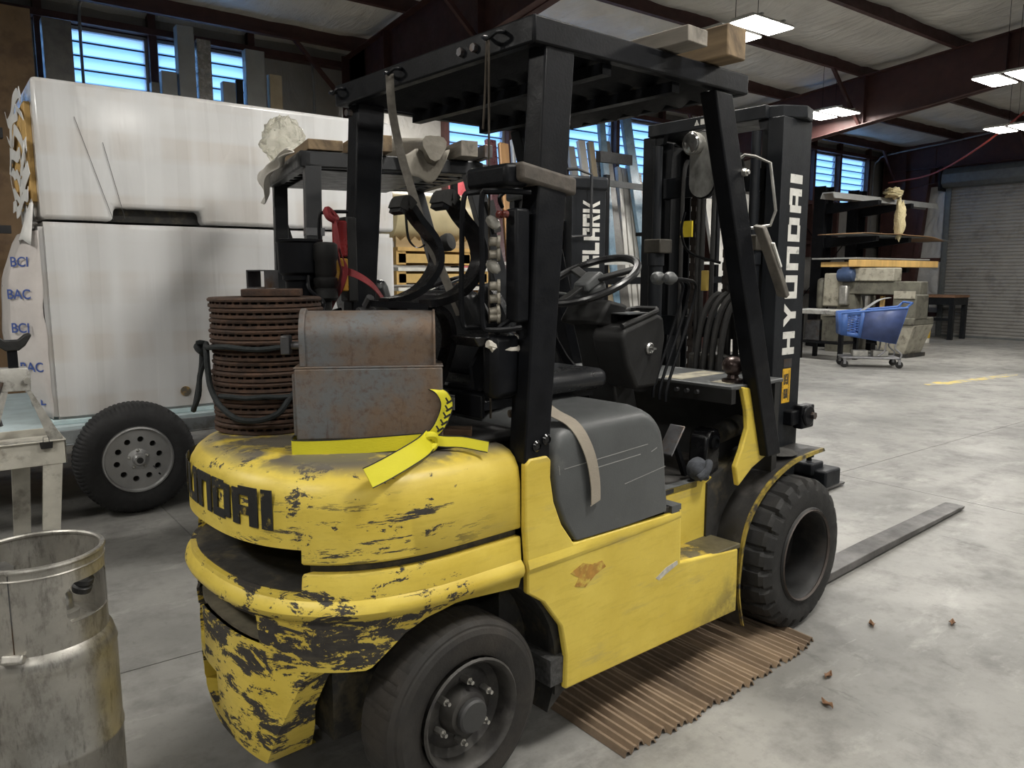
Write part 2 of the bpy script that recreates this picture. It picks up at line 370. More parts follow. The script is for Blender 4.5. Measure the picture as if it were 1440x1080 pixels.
band = q.math('MULTIPLY', q.math('MULTIPLY', q.ramp(Z_, .665, .635), q.ramp(Z_, .44, .54)), q.ramp(X_, .2, -.15))
cv = q.math('ADD', q.math('ADD', chipn, wear), q.math('MULTIPLY', band, .075))
zone = q.math('MULTIPLY', q.math('MULTIPLY', q.ramp(Z_, .76, .82), q.ramp(Z_, .99, .93)), q.math('MULTIPLY', q.ramp(X_, .12, -.12), q.ramp(Y_, -.22, -.34)))
streak = q.math('MULTIPLY', q.ramp(q.noise(9, 9, .75, st=(.45,.45,3.6), off=(4,0,2)), .545, .56), zone)
chip = q.math('MAXIMUM', q.ramp(cv, .845, .862), streak)
chipc = q.mix(q.noise(40, 4), (.018, .016, .014), (.06, .054, .048))
col = q.mix(chip, base, chipc)
rub = q.ramp(q.noise(5, 8, .7, st=(.6,.6,4), off=(9,1,4)), .56, .72, 0, .5)
col = q.mix(q.math('MULTIPLY', rub, q.ramp(X_, -.3, .6, .3, 1)), col, (.33, .27, .13))
grime = q.math('MULTIPLY', q.ramp(q.noise(6, 6, .7, off=(2,8,8)), .40, .60), q.ramp(q.math('ADD', X_, q.math('MULTIPLY', Z_, -1.6)), .62, 1.05))
col = q.mix(grime, col, (.05, .045, .03))
topd = q.math('MULTIPLY', q.math('MULTIPLY', q.ramp(Z_, 1.02, 1.043), q.ramp(X_, .40, .30)), q.ramp(q.noise(9, 6), .35, .5)); col = q.mix(topd, col, (.13, .115, .09))
bh = q.math('SUBTRACT', q.math('MULTIPLY', q.noise(26, 5), .5), chip); q.bump(bh, .35, .003)
yellow = q.out(col, q.ramp(chip, 0, 1, .42, .7), 0, .45)
pitm = mat('pocket_dark', (.026, .025, .023), .65, 0, .3, 20, .2, 80, dirt=(.09, .075, .045), ds=9)

# ---- counterweight
def cw_ring(z, d, n=84, zfun=None, xf=.205, e=2/2.5):
    hw = .555 - d; xr = -.55 + d; pts = []
    for i in range(n+1):
        t = R(-90 + 180*i/n); s_ = math.sin(t); c_ = max(0, math.cos(t))
        y = hw*math.copysign(abs(s_)**e, s_); x = xr*(c_**e)
        pts.append((x, y, zfun(x, y) if zfun else z))
    pts.append((xf, hw, zfun(xf, hw) if zfun else z)); pts.insert(0, (xf, -hw, zfun(xf, -hw) if zfun else z))
    return pts
def cw_x(y, d):
    hw = .555-d; xr = -.55+d; s_ = min(1, abs(y)/hw)**(2.5/2); return xr*(max(0, 1-s_*s_)**.5)**(2/2.5)
CWB = [(-.29,.495),(-.242,.541),(-.195,.583),(-.132,.613),(-.037,.629),(.121,.625),(.30,.59)]
def cw_bot(x, y):
    if x <= -.29 or abs(y) < .40: return .495
    for (a_, b_), (c_, d_) in zip(CWB, CWB[1:]):
        if x <= c_: return b_ + (d_-b_)*(x-a_)/(c_-a_)
    return .60
ringsL = [cw_ring(.64, .20, xf=.19), cw_ring(0, .06, zfun=lambda x, y: cw_bot(x, y)+.002, xf=.2), cw_ring(0, .030, zfun=cw_bot), cw_ring(.640, .020), cw_ring(.652, .006), cw_ring(.668, 0), cw_ring(.685, .004), cw_ring(.70, .018), cw_ring(.765, .022), cw_ring(.772, .026)]
ringsM = [cw_ring(.7721, .045), cw_ring(.797, .045)]
ringsU = [cw_ring(.797, .026), cw_ring(.803, .022), cw_ring(.94, .024), cw_ring(.985, .032), cw_ring(1.012, .048), cw_ring(1.030, .070), cw_ring(1.041, .105), cw_ring(1.045, .15)]
cwl = ob('counterweight_base', G().loft(ringsL), yellow, FK); cwl['label'] = 'chipped yellow lower counterweight'
rec = G().box(-.8, -.26, -.375, .375, .715, .83)
cut(cwl, [rec, G().box(-.8, -.40, -.24, .31, .548, .634), G().box(-.8, -.41, .13, .27, .40, .60)])
sm = ob('counterweight_seam', G().loft(ringsM), pitm, FK); cut(sm, [rec])
cwu = ob('counterweight_top', G().loft(ringsU), yellow, FK); cwu['label'] = 'rounded yellow upper counterweight with raised lettering'
cut(cwu, [G().box(-.8, -.26, -.375, .375, .70, .838)])
rl = [(cw_x(-.37+.74*i/12, .035), -.37+.74*i/12) for i in range(13)] + [(-.262,.37),(-.262,-.37)]
ob('recess_lining', G().box(-.262, -.25, -.37, .37, .71, .84).prism(rl, 'z', .712, .719).box(-.40, -.26, -.375, -.371, .715, .838).box(-.40, -.26, .371, .375, .715, .838), pitm, FK, smooth=0); ob('pocket_lining', G().box(-.44, -.39, -.25, .32, .54, .64).prism([(cw_x(-.235+.54*i/10, .044), -.235+.54*i/10) for i in range(11)] + [(-.40,.305),(-.40,-.235)], 'z', .541, .556), mat('pocket_worn', (.10,.088,.06), .65, 0, .4, 14, .3, 60), FK, smooth=0)
def leg_ring(z, w, d, xf):
    pts = []; n = 14
    for i in range(n+1):
        y = -w + 2*w*i/n; pts.append((cw_x(y, d), y, z))
    pts = [(cw_x(y*(1.16 if y > 0 else 1), d), y*(1.16 if y > 0 else 1), z) for x, y, z in pts]
    return pts + [(xf, w*1.16, z), (xf, -w, z)]
leg = ob('counterweight_foot', G().loft([leg_ring(.155, .185, .085, -.31), leg_ring(.168, .205, .055, -.335), leg_ring(.26, .262, .036, -.35), leg_ring(.35, .308, .032, -.37), leg_ring(.45, .352, .030, -.35), leg_ring(.528, .39, .032, -.30), leg_ring(.56, .39, .034, -.26)]), yellow, FK)
cut(leg, [G().box(-.8, -.40, -.24, .31, .548, .634), G().box(-.8, -.42, .03, .25, .245, .37), G().box(-.8, -.41, .13, .27, .40, .60)])
ob('pocket_lining', G().box(-.43, -.388, .02, .26, .24, .38).box(-.44, -.398, .11, .28, .39, .56), mat('pocket_worn', (.10,.088,.06), .65, 0, .4, 14, .3, 60), FK, smooth=0)
LET = {'H': [(0,.3,0,1),(.7,1,0,1),(.3,.7,.38,.62)], 'U': [(0,.3,0,1),(.7,1,0,1),(.3,.7,0,.23)], 'N': [(0,.3,0,1),(.7,1,0,1),(.3,.7,.77,1)],
 'D': [(0,.3,0,1),(.7,1,.07,.93),(.3,.7,.77,1),(.3,.7,0,.23)], 'A': [(0,.3,0,.93),(.7,1,0,1),(.3,.7,.77,1),(.3,.7,.28,.5)], 'I': [(0,.32,0,1)],
 'Y': [[(0,1),(.32,1),(.5,.68),(.68,1),(1,1),(.65,.44),(.65,0),(.35,0),(.35,.44)]],
 'C': [(0,.3,0,1),(.3,1,.75,1),(.3,1,0,.25),(.72,1,.62,.76),(.72,1,.24,.38)], 'L': [(0,.3,0,1),(.3,.95,0,.25)],
 'R': [(0,.3,0,1),(.3,1,.77,1),(.7,1,.42,.8),(.3,.75,.38,.58),[(.45,.4),(.75,.4),(1,0),(.68,0)]], 'K': [(0,.3,0,1),[(.3,.42),(.72,1),(1,1),(.62,.5),(1,0),(.72,0),(.3,.55)]]}
def letter(ch, fn, th, n=3):
    g = G()
    for r in LET[ch]:
        if isinstance(r, tuple):
            for k in range(n):
                a = r[0] + (r[1]-r[0])*k/n; b = r[0] + (r[1]-r[0])*(k+1)/n
                P = [(a, r[2]), (b, r[2]), (b, r[3]), (a, r[3])]
                v = [fn(u, w_, 0) for u, w_ in P] + [fn(u, w_, th) for u, w_ in P]
                g.add(v, [(0,1,2,3),(7,6,5,4),(0,4,5,1),(1,5,6,2),(2,6,7,3),(3,7,4,0)])
        else:
            m = len(r); v = [fn(u, w_, 0) for u, w_ in r] + [fn(u, w_, th) for u, w_ in r]
            g.add(v, [tuple(range(m)), tuple(range(2*m-1, m-1, -1))] + [(i, i+m, (i+1) % m+m, (i+1) % m) for i in range(m)])
    return g
blackl = mat('black_letter', (.012, .012, .012), .6, 0, .2, 20, dirt=(.35, .26, .04), ds=22, dt=(.6, .68))
y0 = .395
for ch in 'HYUNDAI':
    wl_ = .098
    def fn(u, w_, t, y0=y0, wl_=wl_): y = y0 - u*wl_; return (cw_x(y, .023) - .0015 - t, y, .885 + w_*.108)
    ob('letter', letter(ch, fn, .003), blackl, cwu, smooth=0)
    y0 -= .112

# ---- right and left side bodywork
SP = [(.207,1.085),(.225,1.10),(.295,1.10),(.312,1.085),(.310,.94),(.325,.86),(.36,.78),(.417,.706),(.70,.70),(.982,.694),(.986,.495),(1.375,.455),(1.38,.19),(.9,.205),(.384,.22),(.388,.335),(.365,.44),(.285,.545),(.217,.592),(.215,.70),(.207,.80)]
SP = [(x, z - (.09 if z > 1.08 else 0)) for x, z in SP]
def side(s, nm):
    g = G().prism(SP, 'y', s*.53, s*.555); return ob(nm, g, yellow, FK, bevel=.006)
side(-1, 'side_panel')
ob('side_panel', G().prism([(.207,1.085),(.31,1.085),(.42,.70),(1.4,.69),(1.4,.2),(.384,.22),(.388,.335),(.365,.44),(.285,.545),(.217,.592)], 'y', .53, .555), yellow, FK)
g = G()   # crease along the panel
g.loft([[(.215,-.556,.70),(.215,-.556,.655),(.215,-.564,.672)], [(.60,-.556,.698),(.60,-.556,.66),(.60,-.562,.675)], [(.98,-.556,.694),(.98,-.556,.67),(.98,-.558,.68)]]); ob('panel_crease', g, yellow, FK)
ob('step_well', G().box(.985, 1.40, -.40, -.385, .40, .72).box(.975, .987, -.553, -.385, .47, .70), yellow, FK, smooth=0)
ob('step_tread', G().prism([(.986,-.55),(1.40,-.55),(1.40,-.39),(.986,-.39)], 'z', .452, .472), mat('worn_tread', (.10, .085, .045), .6, 0, .4, 12, .3, 60, dirt=(.42, .31, .05), ds=7, dt=(.55,.62)), FK, bevel=.004)
ob('chassis', G().box(.25, 1.75, -.38, .38, .18, .70).box(-.3, .3, -.28, .28, .20, .56).box(.36, 1.38, -.53, .53, .20, .24), pitm, FK)
ob('floor_plate', G().prism([(.90,-.54),(.98,-.54),(.98,-.41),(1.80,-.36),(1.80,.54),(.90,.54)], 'z', .700, .718), mat('floor_plate', (.028,.026,.024), .6, 0, .4, 9, .3, 50, dirt=(.08,.07,.06), ds=6), FK)
ob('floor_edge', G().prism([(.93,-.552),(.985,-.552),(.985,-.40),(1.30,-.40),(1.30,-.36),(.93,-.36)], 'z', .695, .722), greyp, FK)
ob('inner_arch', G().prism(arc2((.0, .30), .37, -25, 70, 10) + [(.42,.70),(.42,.2)], 'y', -.52, -.20), pitm, FK)
ob('frame_member', G().box(.33, .40, -.54, -.2, .24, .33), mat('gritty', (.05,.05,.05), .8, 0, .5, 60, .6, 120), FK)

# ---- hood (engine cover)
def hood_ring(y, k):
    P = []
    for (x, z) in [(.418,.712),(.36,.79),(.328,.87),(.318,.95),(.317,1.02)]: P.append((x, z))
    P += [(.325,1.055),(.35,1.085),(.40,1.10),(.55,1.108),(.70,1.108)] + arc2((.74,.965), .143, 85, 15, 7) + [(.895,.92),(.905,.82),(.918,.74),(.915,.712),(.66,.708)]
    cx, cz = .62, .80
    return [(cx+(x-cx)*(1-k*.5), y, cz+(z-cz)*(1-k) if z > cz else z) for x, z in P]
rg = [hood_ring(s*y, k) for s, y, k in ((-1,.553,.20),(-1,.551,.14),(-1,.545,.09),(-1,.53,.05),(-1,.50,.02),(-1,.46,0),(1,.46,0),(1,.50,.02),(1,.53,.05),(1,.545,.09),(1,.551,.14),(1,.553,.20))]
hood = ob('engine_cover', G().loft(rg), greyp, FK, smooth=60); hood['label'] = 'scuffed grey moulded engine cover'
scr = mat('scratch', (.24, .24, .23), .7)
for (x0, z0, x1, z1) in ((.37,.975,.78,.995),(.52,.955,.74,.965),(.66,.875,.88,.90),(.80,.965,.83,.975),(.345,.99,.35,.96)):
    ob('scratch', G().bar((x0,-.5535,z0-.02),(x1,-.5535,z1-.02),.0015,.0022), scr, hood)
ob('hood_rear_deck', G().loft([[(x, y, z) for x, y in ((-.02,-.40),(.30,-.44),(.30,.44),(-.02,.40))] for z in (1.04, 1.075)]), dashm, FK, bevel=.02)

# ---- seat and surroundings
def rbox(x0,x1,y0,y1,z0,z1): return G().box(x0,x1,y0,y1,z0,z1)
seatm = mat('seat_vinyl', (.013, .014, .016), .30, 0, .25, 8, .25, 160, dirt=(.04,.04,.04), ds=6, dt=(.55,.8))
ob('seat_cushion', rbox(.44,.90,-.27,.23,1.125,1.205), seatm, FK, bevel=.035, seg=4)
sb = G().loft([[(.36+dx, y, 1.20) for dx, y in ((0,-.25),(.10,-.25),(.10,.21),(0,.21))], [(.30+dx, y, 1.36) for dx, y in ((0,-.255),(.09,-.255),(.09,.215),(0,.215))], [(.255+dx, y, 1.50) for dx, y in ((0,-.22),(.07,-.22),(.07,.18),(0,.18))]])
ob('seat_back', sb, seatm, FK, bevel=.03, seg=4)
ob('seat_bolster', G().tube(spline([(.42,-.26,1.19),(.39,-.275,1.33),(.335,-.27,1.46),(.31,-.23,1.51)],5), [.03]*15+[.02], 10), seatm, FK)
ob('seat_base', G().box(.30,.86,-.22,.18,1.10,1.13), black, FK)
dp = ob('data_plate_bracket', G().box(.14,.155,-.43,-.08,1.125,1.195), black, FK, bevel=.004)
ob('data_plate', G().box(.137,.14,-.30,-.20,1.135,1.175).box(.137,.14,-.30,-.12,1.178,1.182).box(.137,.14,-.19,-.12,1.14,1.144).box(.137,.14,-.19,-.12,1.155,1.158), mat('plate_print', (.42,.42,.40), .5, 0, .3, 90), dp, smooth=0)
ob('seat_rail', G().tube(spline([(.13,-.05,1.215),(.15,-.3,1.21),(.16,-.40,1.215)],4), .012), black, FK)
ar = ob('arm_tray', G().loft([[(.30,-.47,1.345),(.30,-.38,1.345),(.10,-.36,1.345),(.10,-.47,1.345)],[(.31,-.475,1.375),(.31,-.37,1.375),(.08,-.35,1.375),(.08,-.475,1.375)]]), black_g, FK, bevel=.005)
ob('arm_bracket', G().prism([(.14,1.21),(.19,1.21),(.19,1.28),(.24,1.35),(.18,1.35),(.13,1.28)], 'y', -.40, -.385), black, FK)
for k, (x, z) in enumerate(((.205,1.255),(.215,1.225))): ob('bolt_head', G().cyl((x,-.415,z),(x,-.40,z),.014,6), zinc, FK)

# ---- gas cylinder cradle behind the seat
def armpath(y): return spline([(.085,y,1.745),(.105,y,1.785),(.135,y,1.762),(.165,y,1.725),(.222,y,1.665),(.236,y,1.59),(.180,y,1.515),(.10,y,1.478),(.03,y,1.468)], 6)
for y in (-.305, -.08):
    ar_ = ob('cradle_arm', G().strap(armpath(y), (0,1,0), .062, .022), black_g, FK)
    ob('cradle_leg', G().strap(spline([(.05,y,1.462),(.10,y,1.43),(.118,y,1.36),(.09,y,1.27),(.05,y,1.19),(.05,y,1.12)],5), (0,1,0), .05, .02), black_g, FK)
    ob('rubber_pad', G().strap(armpath(y)[2:12], (0,1,0), .066, .034), rubber, ar_)
ob('cradle_bar', G().box(.02,.06,-.36,.30,1.11,1.14).box(.03,.06,-.32,.0,1.45,1.47), black, FK)
ob('valve_fitting', G().cyl((.03,.03,1.45),(.03,.0,1.48),.014,8).cyl((.0,.03,1.43),(.06,.03,1.43),.018,8), dsteel, FK)

# ---- overhead guard
GZ0, GZ1 = 2.195, 2.265
def pris(nm, poly, y0, y1, m=black, bv=.006, par=FK): return ob(nm, G().prism(poly, 'y', y0, y1), m, par, bevel=bv)
for s in (-1, 1):
    pris('rear_post', [(.285,2.20),(.405,2.20),(.375,1.80),(.345,1.45),(.310,.995),(.207,.995),(.235,1.40),(.26,1.80)], s*.548, s*.475)
    pris('front_post', [(1.115,2.20),(1.225,2.20),(1.69,.80),(1.585,.80)], s*.548, s*.48)
    pris('guard_rail', [(.235,GZ0-.005),(1.312,GZ0+.012),(1.312,GZ1+.012),(.235,GZ1)], s*.556, s*.515)
    for x, z in ((.255,1.045),(.295,1.06)): ob('bolt_head', G().lathe([(.018,0),(.018,.004),(.012,.010),(.012,.006),(0,.006)], (x, s*.548, z), (0,s,0), 12), black_g, FK)
ob('guard_rail', G().box(.232,.27,-.553,.553,GZ0-.005,GZ1), black, FK, bevel=.006)
ob('guard_rail', G().box(1.27,1.31,-.55,.55,GZ0+.01,GZ1+.01), black, FK, bevel=.006)
for x in (.58, .93): ob('guard_crossbar', G().box(x-.02,x+.02,-.515,.515,GZ0-.03,GZ0+.005), black, FK)
for i in range(9):
    y = -.44 + i*.11
    ob('guard_slat', G().obox((.77, y, GZ0+.028), (1.0, .104, .010), (-26, 0, .0)), black, FK, smooth=0)
for y, z in ((.45,2.15),(-.30,2.225),(-.235,2.225)): ob('bolt_head', G().cyl((.218,y,z),(.24,y,z),.013,6), dsteel, FK)
for y in (.51,.13,-.40): ob('tie_hook', G().tube(spline([(.235,y+.03,2.24),(.205,y+.03,2.235),(.20,y,2.225),(.20,y-.035,2.235),(.235,y-.035,2.24)],4), .006, 6), black, FK)
ob('cord', G().tube([(.20,-.40,2.22),(.195,-.405,1.9),(.19,-.41,1.5),(.185,-.42,1.12)], .0035, 5).tube(spline([(.20,-.39,2.22),(.215,-.365,2.1),(.21,-.36,1.98)],4), .0035, 5), mat('cord', (.045,.035,.025), .8), FK)

# ---- tail light cluster with bare bulbs
tl = ob('tail_light_box', G().box(.185,.24,-.535,-.487,1.415,1.74), black, FK, bevel=.008)
bulbm = mat('bulb_glass', (.30,.29,.26), .12, 0, .3, 30); sockm = mat('bulb_socket', (.26,.24,.20), .45, .4, .4, 30)
for z, r in ((1.685,.017),(1.56,.018)): ob('bulb', G().lathe([(.008,0),(.016,.012),(r,.028),(.012,.042),(0,.048)], (.165,-.483,z), (-.25,.35,.4), 14), bulbm, tl)
for z in (1.645,1.61,1.52,1.485,1.45,1.43): ob('bulb_socket', G().lathe([(.02,0),(.02,.008),(.013,.01),(.013,.03),(.006,.032)], (.168,-.485,z), (-.5,.4,-.2+.1*(z*100%3)), 12), sockm, tl)
for y in (-.492,-.516): ob('red_lens', G().lathe([(.011,0),(.011,.012),(.006,.016),(0,.016)], (.166,y,1.722), (-1,0,0), 12), mat('red_lens', (.10,.02,.015), .25), tl)
ob('light_guard', G().tube(spline([(.20,-.45,1.405),(.12,-.42,1.40),(.095,-.40,1.42),(.095,-.40,1.6),(.095,-.41,1.76),(.12,-.42,1.785),(.20,-.46,1.79)],4), .008, 7).tube(spline([(.21,-.53,1.40),(.13,-.49,1.395),(.11,-.475,1.42),(.11,-.475,1.6),(.11,-.475,1.765),(.13,-.49,1.785),(.24,-.535,1.785)],4), .008, 7), black, FK)
ob('post_wrap', G().loft([[(.19,-.555,z),(.41-.0,-.557,z-.03),(.41,-.465,z-.03),(.19,-.44,z)] for z in (1.815,1.83,1.85,1.868)]), mat('brown_wrap', (.065,.055,.045), .7, 0, .3, 25, .4, 60), FK, bevel=.01)
ob('signal_housing', G().loft([[(.15,y0_,1.80),(.24,y0_,1.80),(.24,y0_,1.87),(.15,y0_,1.86)] for y0_ in (-.53,-.46,-.40,-.35)]), black, FK, bevel=.012)
ob('post_bracket', G().box(.13,.24,-.50,-.44,1.19,1.38), black, FK, bevel=.02)
ob('wiring', G().tube(spline([(.19,-.49,1.79),(.17,-.48,1.77),(.19,-.47,1.745)],4),.006,6).tube(spline([(.19,-.50,1.42),(.16,-.49,1.40),(.17,-.47,1.37)],4),.008,6), black, FK)

prim = mat('primer_orange', (.42,.22,.04), .6, 0, .25, 30, dirt=(.60,.46,.08), ds=18, dt=(.5,.6)); bare = mat('bare_scrape', (.50,.48,.42), .5, .2, .3, 40)
ob('primer_patch', G().prism([(.40,.61),(.46,.63),(.50,.615),(.55,.615),(.57,.59),(.52,.575),(.47,.545),(.42,.56),(.44,.585)], 'y', -.5562, -.5550), prim, FK, smooth=0)
ob('bare_scrape', G().prism([(.84,.475),(.90,.50),(.965,.51),(.97,.495),(.90,.475),(.86,.462)], 'y', -.5562, -.5550), bare, FK, smooth=0)
# ---- wheels
def wheel(name, x, z, yo, R0, w, rim, lug, s=-1):
    """outer face at y = s*yo; built around the hub"""
    c = (0, 0, 0); g = G(); na = lug[0]*8
    if lug[1] > .01: prof = [(rim,.014),(rim+.010,.0),(rim+.045,-.006),(R0-.048,-.004),(R0-.028,.004),(R0-.010,.014),(R0,.032),(R0+.002,w*.5),(R0,w-.034),(R0-.012,w-.014),(R0-.05,w-.002),(rim,w-.01)]; jr = (4, 9, 7)
    else: prof = [(rim,.022),(rim+.008,.008),(rim+.04,.001),(R0-.040,.0),(R0-.026,.006),(R0-.022,.012),(R0-.016,.013),(R0-.004,.022),(R0,.034),(R0+.002,w*.5),(R0,w-.03),(R0-.012,w-.014),(R0-.05,w-.002),(rim,w-.01)]; jr = (8, 10, -1)
    v = []; f = []; m = len(prof)
    for k in range(na):
        t = 2*math.pi*k/na
        for j, (r, h) in enumerate(prof):
            d = 0
            if jr[0] <= j <= jr[1]:
                ph = (k/8.0 + (h/w)*lug[2]*(1 if h < w/2 else -1)) % 1.0
                if ph < lug[3] and j != jr[2]: d = lug[1] * (1 if j > 4 else .7)
            v.append(((r-d)*math.cos(t), -h*s, (r-d)*math.sin(t)))
    for k in range(na):
        for j in range(m-1): f.append((k*m+j, k*m+j+1, ((k+1) % na)*m+j+1, ((k+1) % na)*m+j))
    g.add(v, f)
    return ob(name, g, None, FK, loc=(x, s*yo, z), smooth=22)
rimd = mat('rim_dark', (.009,.009,.009), .55, .1, .35, 14, .2, 60, dirt=(.03,.026,.023), ds=6)
for s in (-1, 1):
    t = wheel('front_tyre', 1.82, .337, .615, .333, .205, .20, (24, .022, 1.1, .26), s); t.data.materials.append(rubber)
    if s == 1: continue
for s in (-1, 1):
    rm = ob('front_rim', G().lathe([(.212,-.004),(.205,-.012),(.196,-.004),(.190,.006),(.186,.02),(.182,.03),(.176,.09),(.172,.15),(.09,.155),(.085,.13),(.0,.125)], (1.82, s*.613, .337), (0,-s,0), 40, c0=False), rimd, FK)
    for k in range(6):
        a = R(60*k+10); ob('wheel_nut', G().cyl((1.82+.13*math.cos(a), s*.47, .337+.13*math.sin(a)), (1.82+.13*math.cos(a), s*.445, .337+.13*math.sin(a)), .012, 6), rimd, rm)
    ob('retaining_ring', G().lathe([(.205,-.006),(.20,-.014),(.193,-.006),(.197,0)], (1.82, s*.615, .337), (0,-s,0), 40, True), mat('rim_rust', (.06,.048,.042), .55, .3, .3, 20), rm)
for s in (-1, 1):
    t = wheel('rear_tyre', 0, .282, .548, .279, .178, .165, (26, .004, .9, .12), s); t.data.materials.append(rubber_b)
    rr = ob('rear_rim', G().lathe([(.172,-.004),(.166,-.010),(.158,-.004),(.154,.006),(.150,.02),(.146,.05),(.125,.066),(.105,.058),(.075,.06),(.070,.03),(.062,.012),(.045,.004),(.0,.002)], (0, s*.549, .282), (0,-s,0), 40, c0=False), mat('rear_rim', (.05,.047,.043), .6, .2, .4, 12, .3, 60, dirt=(.022,.02,.02), ds=9), FK)
    ob('hub_cap', G().lathe([(.052,.002),(.050,-.010),(.044,-.016),(0,-.017)], (0, s*.548, .282), (0,-s,0), 24), mat('hub_cap', (.055,.055,.055), .45, .3), rr)
    for k in range(6):
        a = R(60*k+22); p = (.092*math.cos(a), .282+.092*math.sin(a))
        ob('wheel_nut', G().cyl((p[0], s*.492, p[1]), (p[0], s*.525, p[1]), .011, 6).cyl((p[0], s*.52, p[1]), (p[0], s*.54, p[1]), .006, 8), zinc, rr)
ob('rear_axle', G().box(-.07,.07,-.38,.38,.2,.34), pitm, FK)

# ---- front fender
fp = [(1.465,.10),(1.425,.25),(1.43,.38),(1.455,.50),(1.515,.59),(1.63,.677),(1.80,.738),(1.95,.755),(2.10,.760)]
fp = [tuple(p) for p in [(v.x, v.z) for v in spline([(x,0,z) for x, z in fp], 4)]]
fi = [(x+.012, z-.014) for x, z in fp][::-1]
for s in (-1, 1):
    fe = ob('front_fender', G().prism(fp+fi, 'y', s*.525, s*.33), mat('fender_black', (.022,.021,.02), .55, 0, .3, 9, .2, 70, dirt=(.06,.055,.05), ds=5), FK)
    ob('fender_edge', G().prism(fp+[(x+.013, z-.016) for x, z in fp][::-1], 'y', s*.536, s*.523), mat('edge_yellow', (.30,.22,.035), .55, 0, .35, 20, dirt=(.04,.035,.03), ds=14, dt=(.5,.62)), fe)
    ob('fender_web', G().prism([(1.36,.30),(1.36,.70),(1.45,.735),(1.52,.76),(1.66,.80),(1.76,.80),(1.80,.725),(1.63,.66),(1.52,.58),(1.46,.48),(1.435,.36)], 'y', s*.41, s*.345), pitm, FK)
ob('rag', G().lathe([(0,0),(.05,.004),(.085,.012),(.07,.022),(0,.026)], (1.86,-.44,.748), (0,0,1), 14).xf(Matrix.Scale(1,4)), mat('rag', (.05,.048,.045), .9, 0, .3, 30, .6, 40), FK)

# ---- cowl, dash, steering
cowlm = mat('cowl_black', (.012,.012,.012), .5, 0, .3, 10)
ob('cowl_wing', G().prism([(1.435,1.105),(1.535,1.09),(1.60,.94),(1.665,.80),(1.53,.755),(1.432,.695),(1.408,.78),(1.45,.85),(1.485,.93),(1.475,1.0)], 'y', -.51, -.485), yellow, FK, bevel=.006)
ob('cowl_wing', G().prism([(1.435,1.105),(1.535,1.09),(1.60,.94),(1.665,.80),(1.53,.755),(1.432,.695),(1.408,.78),(1.45,.85),(1.485,.93),(1.475,1.0)], 'y', .51, .485), yellow, FK)
ob('cowl_top', G().prism([(1.37,-.50),(1.77,-.50),(1.77,.50),(1.37,.50)], 'z', 1.095, 1.112), greyp, FK, bevel=.004)
ob('cowl_label', G().box(1.40,1.72,-.235,-.12,1.112,1.1135).box(1.43,1.52,-.45,-.36,1.112,1.1135), mat('worn_label', (.36,.33,.25), .6, 0, .2, 25, dirt=(.16,.15,.13), ds=12), FK)
ob('cowl_wall', G().box(1.70,1.74,-.50,.50,.70,1.10).box(1.37,1.40,-.50,.50,1.04,1.10), cowlm, FK)
for y in (-.24,-.29,-.34): ob('bolt_head', G().cyl((1.37,y,1.075),(1.355,y,1.075),.010,6), dsteel, FK)
bl = ob('hitch_ball', G().lathe([(.045,0),(.045,.012),(.026,.016),(.022,.03),(.030,.034),(.043,.052),(.047,.07),(.042,.088),(.028,.102),(0,.108)], (1.50,-.42,1.112), (0,0,1), 24), mat('ball_steel', (.07,.05,.045), .3, .6, .3, 20), FK)
ob('dash_pod', G().loft([[(1.08,y,1.10),(1.22,y,1.10),(1.26,y,1.30),(1.245,y,1.385),(1.20,y,1.40),(1.0,y,1.345),(.985,y,1.31),(1.02,y,1.20)] for y in (-.255,-.235,-.11,-.09)]), dashm, FK, bevel=.018, seg=3)
ob('dash_tray', G().prism([(1.05,-.225),(1.19,-.23),(1.19,-.11),(1.05,-.11)], 'z', 1.398, 1.403).xf(Matrix.Rotation(0,4,'X')), greyp, FK)
ob('dash_rim', G().tube([(1.0,-.24,1.355),(1.21,-.245,1.408),(1.235,-.22,1.415),(1.235,-.12,1.415),(1.21,-.10,1.41),(1.0,-.10,1.36)], .011, 8), dashm, FK)
ig = ob('ignition_switch', G().lathe([(.024,0),(.024,.006),(.018,.012),(.016,.006),(0,.006)], (1.15,-.256,1.262), (0,-1,0), 18), steel, FK)
ob('key', G().box(1.14,1.16,-.285,-.262,1.258,1.266), steel, ig)
ob('column_shroud', G().loft([[(.97,y,1.36),(1.11,y,1.33),(1.16,y,1.43),(1.04,y,1.455)] for y in (-.14,-.12,.06,.08)]), dashm, FK, bevel=.015)
ob('column_shroud', G().loft([[(x, y, z) for x, y in ((a,-.11),(a+.13,-.11),(a+.13,.05),(a,.05))] for a, z in ((1.18,.85),(1.10,1.12),(1.02,1.36))]), cowlm, FK, bevel=.012)
ob('steering_column', G().cyl((1.13,-.03,1.25),(1.06,-.03,1.50),.03), dashm, FK)
SW = Matrix.Translation((1.05,-.03,1.515)) @ Matrix.Rotation(R(-27),4,'Y')
ring = [SW @ Vector((.20*math.cos(2*math.pi*k/48), .20*math.sin(2*math.pi*k/48), .02)) for k in range(48)]
sw = ob('steering_wheel', G().tube(ring, .0155, 10, True), mat('wheel_rim', (.010,.010,.011), .32), FK)
ob('wheel_hub', G().loft([[(-.07,-.045,0),(.05,-.05,0),(.05,.05,0),(-.07,.045,0)],[(-.06,-.035,.035),(.04,-.04,.04),(.04,.04,.04),(-.06,.035,.035)]]).lathe([(.05,-.06),(.055,-.02),(.05,0)], n=16).xf(SW), greyp, sw, bevel=.008)
for a in (-60, 60, 180): ob('wheel_spoke', G().bar((.03*math.cos(R(a)), .03*math.sin(R(a)), .015), (.195*math.cos(R(a)), .195*math.sin(R(a)), .02), .04, .016).xf(SW), dashm, sw, bevel=.004)
